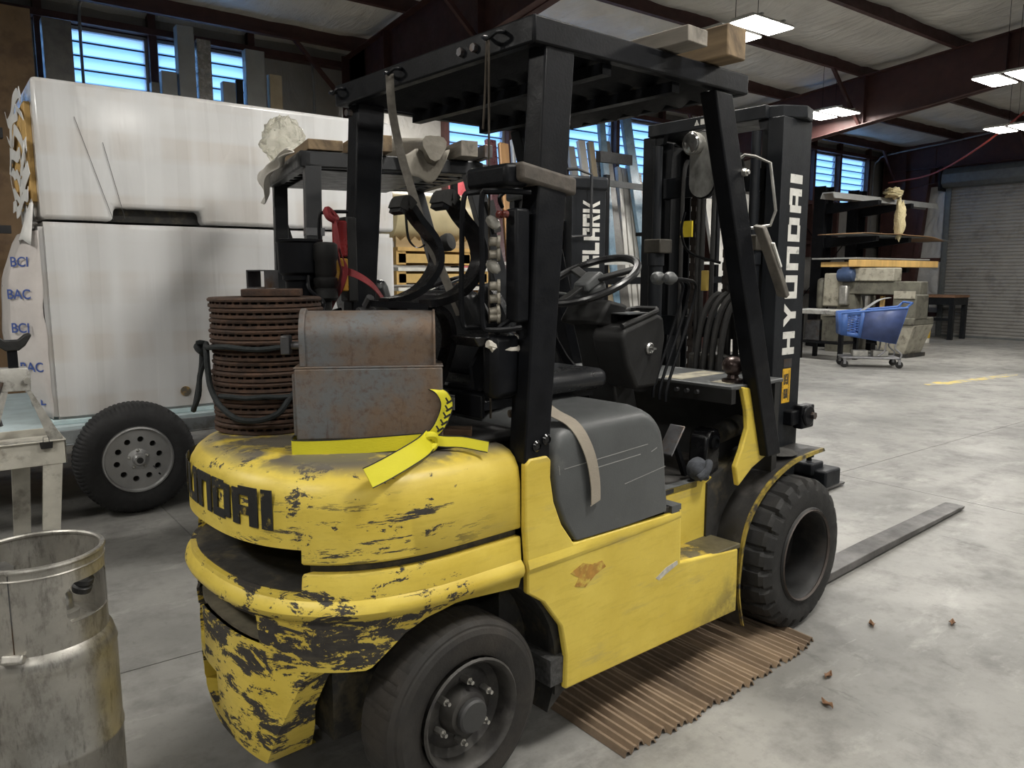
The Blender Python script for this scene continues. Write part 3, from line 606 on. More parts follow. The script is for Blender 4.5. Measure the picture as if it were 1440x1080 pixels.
ob('direction_lever', G().tube([(1.06,.0,1.46),(1.02,.10,1.475),(1.0,.15,1.48)], .006, 7).tube([(1.005,.14,1.478),(.985,.20,1.485)], [.010,.014], 10), greyp, FK)
for i, y in enumerate((-.25,-.30,-.35)):
    x0 = 1.20 - .025*i; lv = ob('control_lever', G().tube(spline([(x0-.01,y,1.06),(x0+.005,y,1.13),(x0+.12,y,1.36),(x0+.165,y,1.48),(x0+.165,y,1.515),(x0+.13,y,1.53),(x0+.02,y+.005,1.54)],4), .0065, 7), black, FK)
    ob('lever_knob', G().lathe([(.010,0),(.016,.01),(.025,.03),(.025,.048),(.016,.062),(0,.067)], (x0+.04-.03*(i==1),y+.004,1.538), (-1,0,.05), 14), greyp, lv)
ob('parking_brake', G().tube([(1.12,.10,1.12),(1.05,.12,1.20),(.97,.14,1.34)], [.022,.02,.012], 9), black, FK)
pd = ob('pedal', G().obox((1.24,-.31,.885), (.008,.075,.14), (0,38,0)), dsteel, FK, bevel=.004); ob('pedal', G().obox((1.18,.1,.85), (.012,.08,.10), (0,32,0)), dsteel, FK)
ob('pedal_arm', G().bar((1.26,-.31,.88),(1.34,-.31,.72),.02,.02), black, FK)
tc = ob('tilt_cylinder', G().cyl((1.42,-.33,.86),(1.80,-.33,.905),.045).cyl((1.80,-.33,.905),(1.98,-.33,.92),.022), pitm, FK)
ob('clevis', G().prism([(1.37,.72),(1.47,.72),(1.48,.88),(1.46,.915),(1.40,.915),(1.375,.88)], 'y', -.39, -.30), black_g, FK, bevel=.012)
ob('clevis_pin', G().lathe([(.03,0),(.03,.01),(.018,.014),(.018,.008),(0,.008)], (1.425,-.39,.86), (0,-1,0), 16), black, FK)
rgm = mat('blue_rag', (.055,.06,.07), .95, 0, .4, 30, .8, 40)
ob('rag_bundle', G().lathe([(0,-.05),(.035,-.04),(.05,-.01),(.045,.025),(.02,.045),(0,.05)], (1.30,-.40,.77), (.3,.2,1), 12).tube(spline([(1.26,-.43,.74),(1.29,-.45,.77),(1.32,-.44,.80),(1.34,-.41,.77),(1.30,-.44,.735)],4), .018, 7), rgm, FK, sub=1)
ob('floor_bolt', G().cyl((1.25,-.2,.72),(1.25,-.2,.76),.01,6), dsteel, FK)

# ---- mast
ob_ = ob
MSH = Matrix.Translation((.11,0,0)) @ Matrix.Diagonal((1,.856,1,1))
def ob(name, g, *a, **k): return ob_(name, g.xf(MSH), *a, **k)
ML = FK
for s in (-1, 1):
    ob('mast_rail', G().prism([(1.765,s*.45),(2.01,s*.45),(2.01,s*.36),(1.99,s*.36),(1.99,s*.432),(1.785,s*.432),(1.785,s*.36),(1.765,s*.36)], 'z', .10, 2.235), mastm, FK, bevel=.003)
    ob('inner_rail', G().prism([(1.82,s*.36),(2.0,s*.36),(2.0,s*.29),(1.985,s*.29),(1.985,s*.345),(1.835,s*.345),(1.835,s*.29),(1.82,s*.29)], 'z', .12, 2.20), mastm, FK, bevel=.003)
    ob('lift_cylinder', G().cyl((1.74,s*.315,.15),(1.74,s*.315,1.62),.040).cyl((1.74,s*.315,1.62),(1.74,s*.315,2.18),.024).cyl((1.74,s*.315,1.60),(1.74,s*.315,1.66),.047), mastm, FK)
    ob('cylinder_clamp', G().box(1.70,1.80,s*.37,s*.25,1.66,1.73), mat('clamp_tan', (.05,.045,.036), .6, .2, .3), FK, bevel=.006)
    ob('corner_gusset', G().prism([(s*.30,2.235)] + [(s*.31 - 0*s, 2.2)] + [(s*(.31+.12*math.sin(R(a))), 2.075+.12*math.cos(R(a))) for a in range(0,91,15)] + [(s*.44,2.235)], 'x', 1.77, 1.80), mastm, FK)
ob('mast_header', G().prism([(1.76,-.30),(1.76,.30),(1.86,.42),(2.0,.42),(2.0,-.46),(1.90,-.49),(1.80,-.42)], 'z', 2.235, 2.29), mastm, FK, bevel=.006)
hd = ob('header_front', G().box(1.745,1.775,-.36,.40,2.232,2.29), mastm, FK, bevel=.004)
ob('warning_sticker', G().prism([(.045,2.25),(.075,2.25),(.06,2.275)], 'x', 1.7425, 1.745).prism([(.0,2.25),(.035,2.25),(.035,2.275),(.0,2.275)], 'x', 1.7425, 1.745), white_t, hd, smooth=0)
for z in (.45, 1.30, 1.98): ob('mast_crossbar', G().box(1.80,1.83,-.33,.33,z-.05,z+.05), mastm, FK, bevel=.004)
chm = mat('chain', (.03,.022,.018), .55, .4, .4, 30)
for y in (.10, -.12):
    g = G()
    for k in range(52):
        z = .55 + k*.031; a = .02 if k % 2 else .014; g.box(1.80-.010, 1.80+.010, y-a, y+a, z, z+.038)
    ob('lift_chain', g, chm, FK, smooth=0)
for y, x in ((.17,1.78),(.045,1.77),(.02,1.775),(-.05,1.77),(-.17,1.775)): ob('hydraulic_hose', G().tube(spline([(x,y,.5),(x,y,1.2),(x,y,1.95),(x+.03,y,2.1),(x+.06,y,2.05)],5), .012, 8), rubber, FK)
for k in range(4): ob('hydraulic_hose', G().tube(spline([(1.72,-.02-.05*k,.85),(1.68,-.04-.05*k,1.15),(1.70,-.07-.05*k,1.38),(1.76,-.12-.05*k,1.46),(1.80,-.14-.05*k,1.30),(1.80,-.15-.05*k,1.0)],5), .016, 8), rubber, FK)
ob('valve_block', G().box(1.72,1.86,-.20,.05,.75,1.18), pitm, FK, bevel=.01)
# lettering on the outer rail
z0 = 1.19
for ch in 'HYUNDAI':
    w_ = .105 if ch != 'I' else .12
    def fn(u, v_, t, z0=z0, w_=w_): return (1.945 - v_*.105, -.4502 - t, z0 + u*w_)
    ob('letter', letter(ch, fn, .0012, 1), white_t, FK, smooth=0); z0 += .128
lb = ob('caution_label', G().box(1.855,1.925,-.4512,-.45,.965,1.125), mat('label_yellow', (.65,.38,.02), .5), FK, smooth=0)
ob('label_print', G().box(1.868,1.905,-.4518,-.4512,1.05,1.10).box(1.868,1.905,-.4518,-.4512,.985,1.03).box(1.909,1.914,-.4518,-.4512,.975,1.115).box(1.86,1.863,-.4518,-.4512,.975,1.115), mat('label_black', (.02,.018,.015), .5, 0, .3, 90, dirt=(.6,.35,.02), ds=90, dt=(.55,.6)), lb, smooth=0)
ob('rail_plate', G().box(1.86,1.93,-.4515,-.45,1.13,1.17), dsteel, FK, smooth=0)
ob = ob_
# tilt anchor, carriage, forks
ob('tilt_anchor', G().box(1.99,2.13,-.43,-.30,.86,.93).cyl((2.10,-.46,.90),(2.10,-.30,.90),.05).box(2.05,2.16,-.45,-.40,.84,.95), black, FK, bevel=.008)
ob('anchor_bolt', G().cyl((2.12,-.475,.90),(2.12,-.45,.90),.018,6), dsteel, FK)
car = ob('carriage', G().box(2.17,2.22,-.50,.50,.52,.62).box(2.17,2.22,-.50,.50,.14,.22).box(2.14,2.20,-.33,-.26,.14,.62).box(2.14,2.20,.26,.33,.14,.62), mastm, FK, bevel=.004)
for s in (-1, 1):
    fk = ob('fork', G().prism([(2.22,.012),(4.20,.012),(4.275,.020),(4.275,.028),(3.0,.052),(2.29,.055),(2.275,.07),(2.265,.62),(2.22,.62)], 'y', s*.468, s*.345), mat('fork_steel', (.055,.052,.05), .45, .3, .3, 8, .2, 50, dirt=(.16,.155,.15), ds=3, dt=(.45,.7)), FK, bevel=.006)
    ob('fork_tip', G().prism([(4.20,s*.468),(4.262,s*.468),(4.285,s*.44),(4.285,s*.375),(4.262,s*.345),(4.20,s*.345)], 'z', .012, .028), mat('fork_tip', (.20,.195,.19), .4, .5), fk)
    ob('fork_hook', G().box(2.15,2.265,s*.46,s*.35,.60,.66), mastm, fk, bevel=.01)
    ob('locking_pin', G().lathe([(.012,0),(.012,.02),(.022,.022),(.022,.035),(0,.04)], (2.22,s*.405,.655), (0,0,1), 14), mastm, fk)
ob('carriage_stop', G().box(2.17,2.32,-.52,-.43,.545,.63), mastm, FK, bevel=.01)
# mirror, work lamp, wire handle on the front post
mir = ob('rear_view_mirror', G().prism([(x, z) for x, z in arc2((-.315,2.06), .065, 0, 180, 8) + arc2((-.315,1.92), .065, 180, 360, 8)], 'x', 1.385, 1.41), black, FK, bevel=.004)
gl = mat('mirror_glass', (.42,.42,.40), .12, .25, .6, 14, st=(1,1,.6))  # mottled pale grey: the mirror's reflections are painted into its colour
ob('mirror_glass', G().prism([(x, z) for x, z in arc2((-.315,2.06), .058, 0, 180, 10) + arc2((-.315,1.92), .058, 180, 360, 10)], 'x', 1.381, 1.385), gl, mir)
ob('mirror_arm', G().tube([(1.40,-.34,1.99),(1.38,-.42,1.93),(1.34,-.5,1.93)], .009, 7), black, mir)
ob('mirror_bolt', G().cyl((1.31,-.565,1.93),(1.31,-.54,1.93),.014,6).cyl((1.31,-.575,1.93),(1.31,-.56,1.93),.008,6), zinc, FK)
wlp = ob('work_lamp', G().lathe([(.02,0),(.042,.02),(.046,.05),(.044,.056)], (1.40,-.29,2.075), (-1,.1,-.05), 22), zinc, FK)
ob('lamp_lens', G().lathe([(.042,.054),(.038,.062),(.02,.068),(0,.07)], (1.40,-.29,2.075), (-1,.1,-.05), 22), mat('lens', (.32,.32,.31), .08, .5, .3, 60), wlp)
ob('wire_handle', G().tube([(1.45,-.40,1.985),(1.46,-.46,2.02),(1.47,-.50,2.01),(1.48,-.56,1.98),(1.50,-.58,1.80),(1.50,-.56,1.745),(1.46,-.50,1.735)], .006, 7), zinc, FK)
dl = ob('strapped_lever', G().strap(spline([(1.42,-.56,1.74),(1.45,-.58,1.66),(1.53,-.59,1.53),(1.57,-.59,1.47)],4), (.0,.55,.1), .045, .025), mat('lever_tan', (.11,.10,.085), .6, 0, .4, 14, .3, 60), FK, bevel=.004)
ob('lever_sticker', G().strap([(1.447,-.60,1.675),(1.50,-.606,1.585)], (.0,.55,.1), .022, .008), white_t, dl)
ob('cable', G().tube(spline([(1.30,-.30,1.80),(1.28,-.30,1.72),(1.30,-.33,1.64),(1.38,-.42,1.60)],5), .006, 6), black, FK)
ob('cable_tag', G().box(1.315,1.335,-.40,-.375,1.49,1.57), mat('tag_tan', (.42,.30,.06), .5), FK, bevel=.003)
ob('sticker_yellow', G().box(1.60,1.61,-.12,-.06,1.72,1.79), mat('sticker', (.65,.50,.03), .5), FK)
# ---- left tail light, intake and regulator behind the seat
lr = mat('lens_red', (.22,.02,.02), .25, 0, .1); la = mat('lens_amber', (.42,.22,.03), .3, 0, .1)
tb_ = ob('tail_light_box', G().box(.20,.245,.44,.50,1.45,1.77), dashm, FK, bevel=.006)
ob('tail_lens', G().prism([(.165,.445),(.165,.49),(.18,.50),(.205,.50),(.205,.44),(.18,.437)], 'z', 1.62, 1.755), lr, tb_, bevel=.006); ob('tail_lens', G().prism([(.165,.445),(.165,.49),(.18,.50),(.205,.50),(.205,.44),(.18,.437)], 'z', 1.49, 1.615), la, tb_, bevel=.006)
ob('light_guard', G().tube(spline([(.21,.52,1.42),(.13,.50,1.41),(.12,.50,1.45),(.12,.50,1.6),(.12,.50,1.76),(.14,.49,1.785),(.22,.46,1.79)],4), .007, 7), black, FK)
ob('air_intake', G().lathe([(.052,1.42),(.052,1.53),(.062,1.535),(.062,1.55),(.075,1.56),(.078,1.665),(.084,1.67),(.084,1.678),(.07,1.68),(0,1.672)], (.0,.43,0), n=28).cyl((0,.43,1.04),(0,.43,1.43),.045), black, FK)
ob('gas_regulator', G().lathe([(.05,1.46),(.062,1.47),(.062,1.50),(.05,1.505),(.062,1.52),(.062,1.54),(.05,1.545),(.058,1.56),(.058,1.60),(.066,1.61),(.066,1.66),(.05,1.668),(0,1.67)], (.06,.355,0), n=20).cyl((.06,.355,1.04),(.06,.355,1.47),.03).xf(Matrix.Translation((.02,.11,0)) @ Matrix.Diagonal((.7,.7,1,1))), cowlm, FK)
ob('wiring', G().tube(spline([(.0,.37,1.55),(-.01,.34,1.50),(.02,.30,1.46),(.0,.27,1.42),(.02,.25,1.36)],4), .007, 6), black, FK)
for i, (x, y, z, lab) in enumerate([(7.65,5.75,4.3,'lit twin-panel lamp just beyond the timber on the cab guard'),(12.62,7.72,4.3,'lit lamp showing beside the top corner of the mast'),(12.4,4.82,4.3,'lit lamp against the far rafter at the right edge'),
  (16.6,6.35,4.3,'lowest small lamp above the roller door at the right edge'),(6.0,9.7,4.3,'lit lamp seen through the slats of the cab guard')]): lamp(x, y, z, lab)
for x, y in ((3.2,3.2),(2.4,.2),(-2.5,1.0),(-2.8,5.2),(6.6,.6),(-2.4,-4.2),(3.0,-4.4),(8.0,-4.2),(12.5,.5)): lamp(x, y, 4.35, 'high bay lamp hanging out of view above the aisle')

# ================================================================ things lying on the yellow forklift
FM = Matrix.Translation((1.120, 2.287, 0)) @ Matrix.Rotation(R(4.6), 4, 'Z')
def fw(x, y, z=0): return tuple(FM @ Vector((x, y, z)))
def fobj(name, g, m, label, cat, group=None, **k):   # geometry given in forklift coordinates; origin moved to its base
    c = Vector((sum(p[0] for p in g.v)/len(g.v), sum(p[1] for p in g.v)/len(g.v), min(p[2] for p in g.v)))
    g.v = [tuple(Vector(p)-c) for p in g.v]
    o = ob(name, g, m, None, loc=tuple(FM @ c), rot=(0, 0, R(4.6)), **k); return tag(o, label, cat, group)
q = N('rust'); c = q.mix(q.ramp(q.noise(14, 8, .7, st=(1,1,2)), .35, .65), (.030, .019, .014), (.090, .047, .028)); c = q.mix(q.ramp(q.noise(40, 6), .5, .75, 0, .7), c, (.022, .018, .016)); q.bump(q.noise(60, 6), .6, .006)
rust = q.out(c, .8, .2)
ORD = ['topmost','second','third','fourth','fifth','sixth','seventh','eighth','ninth','tenth','eleventh','twelfth','lowest']
NR = 13; HR = .0335; rc = (-.195, .29)
def rotor_parts():
    pl = G().lathe([(.07,0),(.176,0),(.181,.003),(.180,.0125),(.07,.0125)], n=40, closed=True)
    pu = G().lathe([(.07,.0205),(.181,.0205),(.183,.027),(.177,.0325),(.07,.0325)], n=40, closed=True)
    va = G()
    for k in range(40):
        a = 2*math.pi*k/40; va.obox((.15*math.cos(a), .15*math.sin(a), .0155), (.05,.009,.013), (0,0,math.degrees(a)))
    hub = G().lathe([(.072,0),(.072,.031),(.045,.031),(.045,0)], n=20, closed=True)
    return [('friction_plate', pl), ('friction_plate', pu), ('cooling_vanes', va), ('hub', hub)]
r0 = None
for k in range(NR):
    i = NR-1-k; lab = 'rusty vented brake rotor, %s in the stack roped together on the forklift' % (ORD[i] + ('' if i in (0, 12) else ' from the top'))
    p = fw(rc[0] + random.uniform(-.004,.004), rc[1] + random.uniform(-.004,.004), 1.0455 + k*HR)
    if r0 is None:
        r0 = thing('brake_rotor', lab, 'brake rotor', p, 0, 'stacked brake rotors')
        for n_, g in rotor_parts():
            o = ob(n_, g, rust, r0)
            if n_ == 'cooling_vanes': o['kind'] = 'stuff'
    else: dup(r0, lab, p, random.uniform(0, 360), 'stacked brake rotors')
zt = 1.0455 + NR*HR
fobj('steel_plate', G().obox((-.175,.28,zt+.0135), (.185,.15,.024), (0,0,-30)), rust, 'thick rusty square steel plate on top of the rotor stack', 'steel plate', bevel=.003)
tb = [(-.035,-.03),(.035,-.03),(.035,.03),(-.035,.03)]; ti = [(x*.86, y*.86) for x, y in tb]
g = G(); L0 = [(x, -.04, z) for x, z in tb]; L1 = [(x, .04, z) for x, z in tb]; I0 = [(x, -.04, z) for x, z in ti]; I1 = [(x, .04, z) for x, z in ti]
g.loft([I0, L0, L1, I1, I0], False, False).xf(Matrix.Translation((-.20,.30,zt+.0575)) @ Matrix.Rotation(R(-55),4,'Z'))
fobj('square_tube', g, dsteel, 'short open-ended square steel tube standing on the rusty plate', 'steel tube')
ropem = mat('black_rope', (.008,.011,.012), .8, 0, .3, 60, .5, 90)
def rp(a, z, r=.196): return (rc[0]+r*math.cos(R(a)), rc[1]+r*math.sin(R(a)), z)
path = [rp(a, 1.325 + .004*math.sin(a*.1)) for a in range(150, 330, 15)]
loop = [rp(150,1.325), rp(168,1.30), rp(176,1.24,.20), rp(185,1.19,.205), rp(200,1.14,.21), rp(218,1.105,.215), rp(235,1.10,.215), rp(252,1.12,.21), rp(262,1.16,.20), rp(270,1.185,.196)]
low = [rp(a, 1.17+.002*math.sin(a)) for a in range(195, 300, 15)]
kn = [rp(150,1.325), rp(150,1.30,.21), rp(152,1.25,.215), rp(154,1.19,.225), rp(156,1.12,.24), rp(159,1.115,.243), rp(158,1.16,.225), rp(154,1.22,.22), rp(151,1.27,.205)]
rt = thing('black_rope', 'black rope knotted around the stack of rusty brake rotors', 'rope', fw(rc[0], rc[1], 1.3))
rt.rotation_euler = (0, 0, R(4.6)); off = Matrix.Translation((-rc[0], -rc[1], -1.3))
ob('rope_turn', G().tube(spline(path,3), .0085, 8).xf(off), ropem, rt)
ob('rope_turn', G().tube(spline(low,3), .0085, 8).xf(off), ropem, rt)
ob('rope_loop', G().tube(spline(loop,4), .0095, 8).xf(off), ropem, rt)
ob('rope_tail', G().tube(spline(kn,4), .0085, 8).xf(off), ropem, rt)
ob('rope_knot', G().tube(spline([rp(148,1.325,.20),rp(152,1.32,.225),rp(156,1.305,.215),rp(150,1.295,.20),rp(146,1.31,.215),rp(152,1.33,.22)],4,True), .010, 8, True).xf(off), ropem, rt)

# welded steel box, rounded trough on top of it
q = N('rusty_steel'); c = q.mix(q.ramp(q.noise(5, 7, .65), .4, .6), (.14, .145, .15), (.17, .12, .085)); c = q.mix(q.ramp(q.noise(45, 7, .7), .5, .72, 0, .8), c, (.095, .055, .035)); c = q.mix(q.ramp(q.noise(9, 6, .7, st=(3,3,.4), off=(2,2,2)), .6, .7, 0, .6), c, (.07, .04, .028))
q.bump(q.noise(80, 5), .25, .003); rsteel = q.out(c, .6, .35)
BA = -34.4  # heading of the long side in forklift coordinates
BMx = Matrix.Translation((-.325,-.165,1.083)) @ Matrix.Rotation(R(BA),4,'Z')     # local u along long side, v inward
def bw(name, label, cat):
    t = thing(name, label, cat, tuple(FM @ BMx @ Vector((.21,.09,0))), 4.6+BA); return t
OB = Matrix.Translation((-.21,-.09,0))
t = bw('steel_box', 'heavy rust-stained welded steel box lying strapped on the counterweight', 'steel box')
ob('box_body', G().box(0,.418,0,.18,0,.205).xf(OB), rsteel, t, bevel=.004)
ob('end_plate', G().box(-.008,.0,.01,.15,.012,.19).xf(OB), rsteel, t, bevel=.002)
ob('lid_plate', G().box(-.002,.42,.0,.18,.2055,.2095).xf(OB), rsteel, t, bevel=.001)
t = bw('steel_trough', 'rusty half-round steel trough lying on top of the steel box', 'steel trough'); t.location.z += .21
prf = arc2((.085,.084), .072, 195, -15, 16)
ob('shell', G().prism([(y, z) for y, z in prf] + [(.16,.0),(.02,.0)], 'x', .028, .395).xf(OB), rsteel, t, smooth=40)
ob('end_flange', G().prism([(y, z) for y, z in arc2((.085,.084), .079, 195, -15, 16)] + [(.165,.0),(.012,.0)], 'x', .014, .030).xf(OB), rsteel, t, bevel=.002)
ob('end_flange', G().prism([(y, z) for y, z in arc2((.085,.084), .077, 195, -15, 16)] + [(.165,.0),(.012,.0)], 'x', .393, .399).xf(OB), rsteel, t)
ob('stub_shaft', G().cyl((-.02,.085,.055),(.016,.085,.055),.012,12).xf(OB), dsteel, t)
ob('shaft_block', G().box(-.045,-.018,.06,.11,.03,.085).xf(OB), dsteel, t, bevel=.004)
ob('name_plate', G().box(.0125,.0142,.055,.115,.085,.105).xf(OB), zinc, t)
brw = mat('brown_block', (.075,.042,.022), .8, 0, .3, 20, .4, 60, st=(1,1,6))
for (u, lab) in ((.07,'small dark wooden spacer under the left end of the steel box'),(.33,'small dark wooden spacer under the right end of the steel box')):
    g = G().box(u-.04,u+.04,.02,.15,-.037,-.001).xf(BMx); fobj('wood_spacer', g, brw, lab, 'wood block')
fobj('wood_block', G().obox((.105,-.36,1.07), (.085,.06,.045), (0,0,-40)), brw, 'small dark brown wooden block between the steel box and the cab post', 'wood block', bevel=.002)
# yellow strap
q = N('yellow_webbing'); c = q.mix(q.noise(6), (.60,.54,.01), (.74,.68,.03)); q.bump(q.noise(260, 2, .5, st=(.3,.3,2.5)), .35, .002); ywb = q.out(c, .6)
edge = mat('strap_edge', (.02,.02,.015), .8)
KN = BMx @ Vector((.37,-.02,-.004)); dk = KN - Vector((.02,-.35,1.088))
st = thing('ratchet_strap', 'bright yellow lifting strap tied around the base of the steel box', 'strap', fw(-.1,-.25,1.02), 4.6)
so = Matrix.Translation((.1,.25,-1.02)); sok = so @ Matrix.Translation(dk)
def yst(nm, P, wd, w=.05, n=5, parent=None):
    a = spline(P, n); D = wd
    if isinstance(wd[0], tuple): D = spline(wd, n)
    m_ = so if nm in ('strap_band', 'strap_long_tail') else sok
    o = ob(nm, G().strap(a, D, w, .0028).xf(m_), ywb, st)
    dv = [Vector(x) for x in D] if isinstance(D, list) else [Vector(D)]*len(a)
    for s_ in (-1, 1): ob('strap_edging', G().strap([p + d.normalized()*s_*w/2 for p, d in zip(a, dv)], D, .003, .0036).xf(m_), edge, o)
    return o
yst('strap_band', [tuple(BMx @ Vector(p)) for p in ((-.012,.10,-.018),(-.014,.03,-.018),(-.012,-.008,-.019),(.0,-.014,-.020),(.04,-.016,-.021),(.12,-.016,-.020),(.25,-.016,-.014),(.355,-.016,-.008),(.38,-.018,-.006))], (0,0,1), .046)
yst('strap_long_tail', [(-.03,-.405,1.085),(-.08,-.44,1.075),(-.15,-.475,1.066),(-.22,-.494,1.052),(-.27,-.50,1.040),(-.295,-.50,1.034)], (.28,-.35,-.88), .056)
yst('strap_tail', [(.02,-.35,1.09),(.06,-.375,1.082),(.10,-.41,1.080),(.135,-.45,1.072),(.15,-.47,1.068)], (.25,.09,.96), .032)
up = yst('strap_upright', [(.02,-.345,1.092),(.045,-.362,1.115),(.066,-.368,1.15),(.078,-.37,1.19),(.066,-.362,1.222),(.05,-.34,1.235)], [(1,-.3,-.4),(1,-.4,-.2),(1,-.5,0),(1,-.5,0),(1,-.5,0),(1,-.5,0)], .036)
ob('strap_knot', G().tube(spline([(.0,-.352,1.085),(.008,-.37,1.105),(.03,-.372,1.10),(.036,-.366,1.08),(.018,-.372,1.068),(.002,-.366,1.074)],5,True), [.012]*30, 8, True).xf(sok), ywb, st)
for k, (x, y, z) in enumerate(((.050,-.375,1.118),(.062,-.379,1.136),(.070,-.382,1.156),(.076,-.384,1.176),(.078,-.384,1.198))): ob('strap_print', G().obox((x, y, z), (.022,.0015,.006), (0,-30,-27)).obox((x-.008, y+.003, z+.006), (.005,.0015,.014), (0,-30,-27)).xf(sok), edge, up, smooth=0)
# grey seat-belt webbing over the hood, tucked plank handle, rag on the tray
q = N('tan_webbing'); c = q.mix(q.noise(9), (.22,.19,.15), (.34,.30,.24)); q.bump(q.noise(200, 2, .5, st=(.4,.4,2.5)), .4, .002); tanw = q.out(c, .8)
fobj('webbing_strap', G().strap(spline([(.33,-.40,1.21),(.34,-.45,1.17),(.37,-.50,1.128),(.415,-.535,1.095),(.445,-.556,1.05),(.475,-.567,.98),(.495,-.569,.90),(.50,-.569,.835),(.497,-.569,.825)],5), [(1,.1,.2)]*41, .048, .003), tanw, 'worn tan webbing strap hanging over the grey engine cover', 'strap')
fobj('hammer_handle', G().tube([(.25,-.43,1.128),(.40,-.47,1.128)], [.012,.015], 8), mat('handle_wood', (.10,.08,.06), .7, 0, .3, 20), 'short grubby tool handle beside the cab post', 'tool')
ragw = mat('white_rag', (.55,.52,.46), .9, 0, .15, 20, .5, 60)
fobj('white_rag', G().tube(spline([(.12,-.485,1.355),(.2,-.49,1.335),(.28,-.49,1.345),(.31,-.485,1.362),(.28,-.48,1.372),(.2,-.485,1.362),(.13,-.485,1.34)],4), [.012]*25, 7), ragw, 'folded off-white rag tucked in the tray beside the seat', 'rag')
fobj('paper_scrap', G().prism([(.36,-.36),(.46,-.37),(.50,-.33),(.44,-.30),(.38,-.31)], 'z', 1.112, 1.118), mat('paper', (.55,.50,.45), .9), 'crumpled paper scrap on the engine cover beside the seat', 'paper')
# timbers on the cab guard
q = N('old_wood'); w1 = q.noise(5, 6, .6, st=(1, .12, 1), dist=1.0); c = q.mix(q.ramp(w1, .35, .65), (.07,.048,.028), (.27,.19,.105)); c = q.mix(q.ramp(q.noise(16, 6, .7, st=(1,.1,1)), .55, .75, 0, .6), c, (.05,.037,.026)); q.bump(w1, .6, .004); owood = q.out(c, .8)
q = N('fresh_wood'); w1 = q.noise(7, 6, .6, st=(.12, 1, 1), dist=.8); c = q.mix(q.ramp(w1, .35, .65), (.36,.25,.12), (.62,.46,.26)); q.bump(w1, .2, .003); fwood = q.out(c, .75)
q = N('grey_wood'); w1 = q.noise(9, 6, .6, st=(1, .12, 1), dist=.8); c = q.mix(q.ramp(w1, .35, .65), (.10,.09,.075), (.26,.235,.20)); q.bump(w1, .3, .004); gwood = q.out(c, .85)
z = GZ1 + .014
fobj('square_timber', G().box(1.035,1.145,-.645,.35,z,z+.105), owood, 'thick weathered square timber lying across the front of the cab guard', 'timber', bevel=.006)
fobj('grey_plank', G().box(.80,.905,-.655,.40,z,z+.05), gwood, 'grey weathered board lying across the cab guard behind the square timber', 'plank', bevel=.003)
# strip hanging from the guard
fobj('hanging_strap', G().strap(spline([(.205,.13,2.225),(.20,.11,2.10),(.20,.06,1.95),(.21,.0,1.80),(.22,-.06,1.66),(.24,-.11,1.56),(.28,-.15,1.42)],4), (.87,-.42,.18), .028, .004), mat('strap_grey', (.11,.10,.085), .8, 0, .3, 40, .3, 60), 'grubby grey strap hanging from the rear of the cab guard', 'strap')

# ================================================================ floor things near the forklift
q = N('cardboard'); c = q.mix(q.ramp(q.noise(3, 6, .6, st=(3,.4,1)), .3, .7), (.15,.105,.07), (.34,.25,.165)); c = q.mix(q.ramp(q.noise(2.2, 6, .7, off=(5,5,5)), .5, .7, 0, .8), c, (.075,.055,.04)); card = q.out(c, .85)
t = thing('pleated_cardboard', 'brown pleated cardboard mat spread on the floor under the forklift', 'cardboard mat', (2.3, 2.1, 0))
np_ = 34; pit = 1.22/np_
for k in range(np_):
    x = -.62 + k*pit; jx = random.uniform(-.004,.004); e = -.50 + random.uniform(-.012,.012) + .10*k/np_ + (.02 if k < 6 else 0); h = .020 + random.uniform(0,.010); tw = random.uniform(-.012,.012)
    def ring(y, dx): return [(x+dx, y, .002), (x+dx+pit*.25, y, h), (x+dx+pit*.62, y, h*.9), (x+dx+pit*.98, y, .003), (x+dx+pit*.85, y, .001), (x+dx+pit*.58, y, h*.9-.006), (x+dx+pit*.28, y, h-.006), (x+dx+pit*.12, y, .001)]
    ob('pleat', G().loft([ring(e, jx), ring(-.1, jx+tw), ring(.35, jx*.5), ring(.62, 0)]), card, t, smooth=25)
lf = mat('dry_leaf', (.20,.11,.06), .8)
for i, (x, y, r_, lab) in enumerate(((2.68,1.51,10,'broad dry brown leaf lying nearest the cardboard mat'),(2.49,1.40,70,'narrow dry brown leaf lying closest to the bottom edge of the photo'),(3.25,1.64,40,'dark shrivelled leaf just beyond the front wheel'),(3.55,1.43,20,'long reddish dry leaf on the pale floor right of the front wheel'))):
    g = G().grid(lambda u, v: ((u-.5)*.060, (v-.5)*.028*math.sin(math.pi*min(.98,max(.02,u))), .003+.010*abs(v-.5)*2+.006*math.sin(u*7)), 8, 4)
    tag(ob('dry_leaf', g, lf, None, loc=(x, y, .001), rot=(0,0,R(r_)), solid=.001), lab, 'leaf', 'dry leaves on the floor')

# ---- propane cylinder
q = N('cylinder_metal'); c = q.mix(q.ramp(q.noise(3, 7, .7), .35, .65), (.33,.32,.29), (.52,.50,.46)); c = q.mix(q.ramp(q.noise(22, 8, .72, st=(1,1,.5)), .5, .7, 0, .75), c, (.13,.12,.105)); c = q.mix(q.ramp(q.noise(70, 6, .7, st=(1,1,.2), off=(3,3,3)), .55, .72, 0, .6), c, (.09,.085,.075)); q.bump(q.noise(60, 5), .15, .003)
cylm = q.out(c, q.ramp(q.noise(15), .3, .7, .32, .5), .85)
CY = thing('propane_cylinder', 'worn silver aluminium propane cylinder with a pierced collar', 'gas cylinder', (.165, 2.215, 0))
ob('tank', G().lathe([(.0,.02),(.10,.02),(.135,.035),(.158,.07),(.167,.12),(.1675,.36),(.1705,.365),(.1705,.373),(.1675,.378),(.1675,.585),(.1665,.60),(.1695,.605),(.160,.640),(.135,.668),(.09,.682),(0,.686)], n=48), cylm, CY, smooth=50)
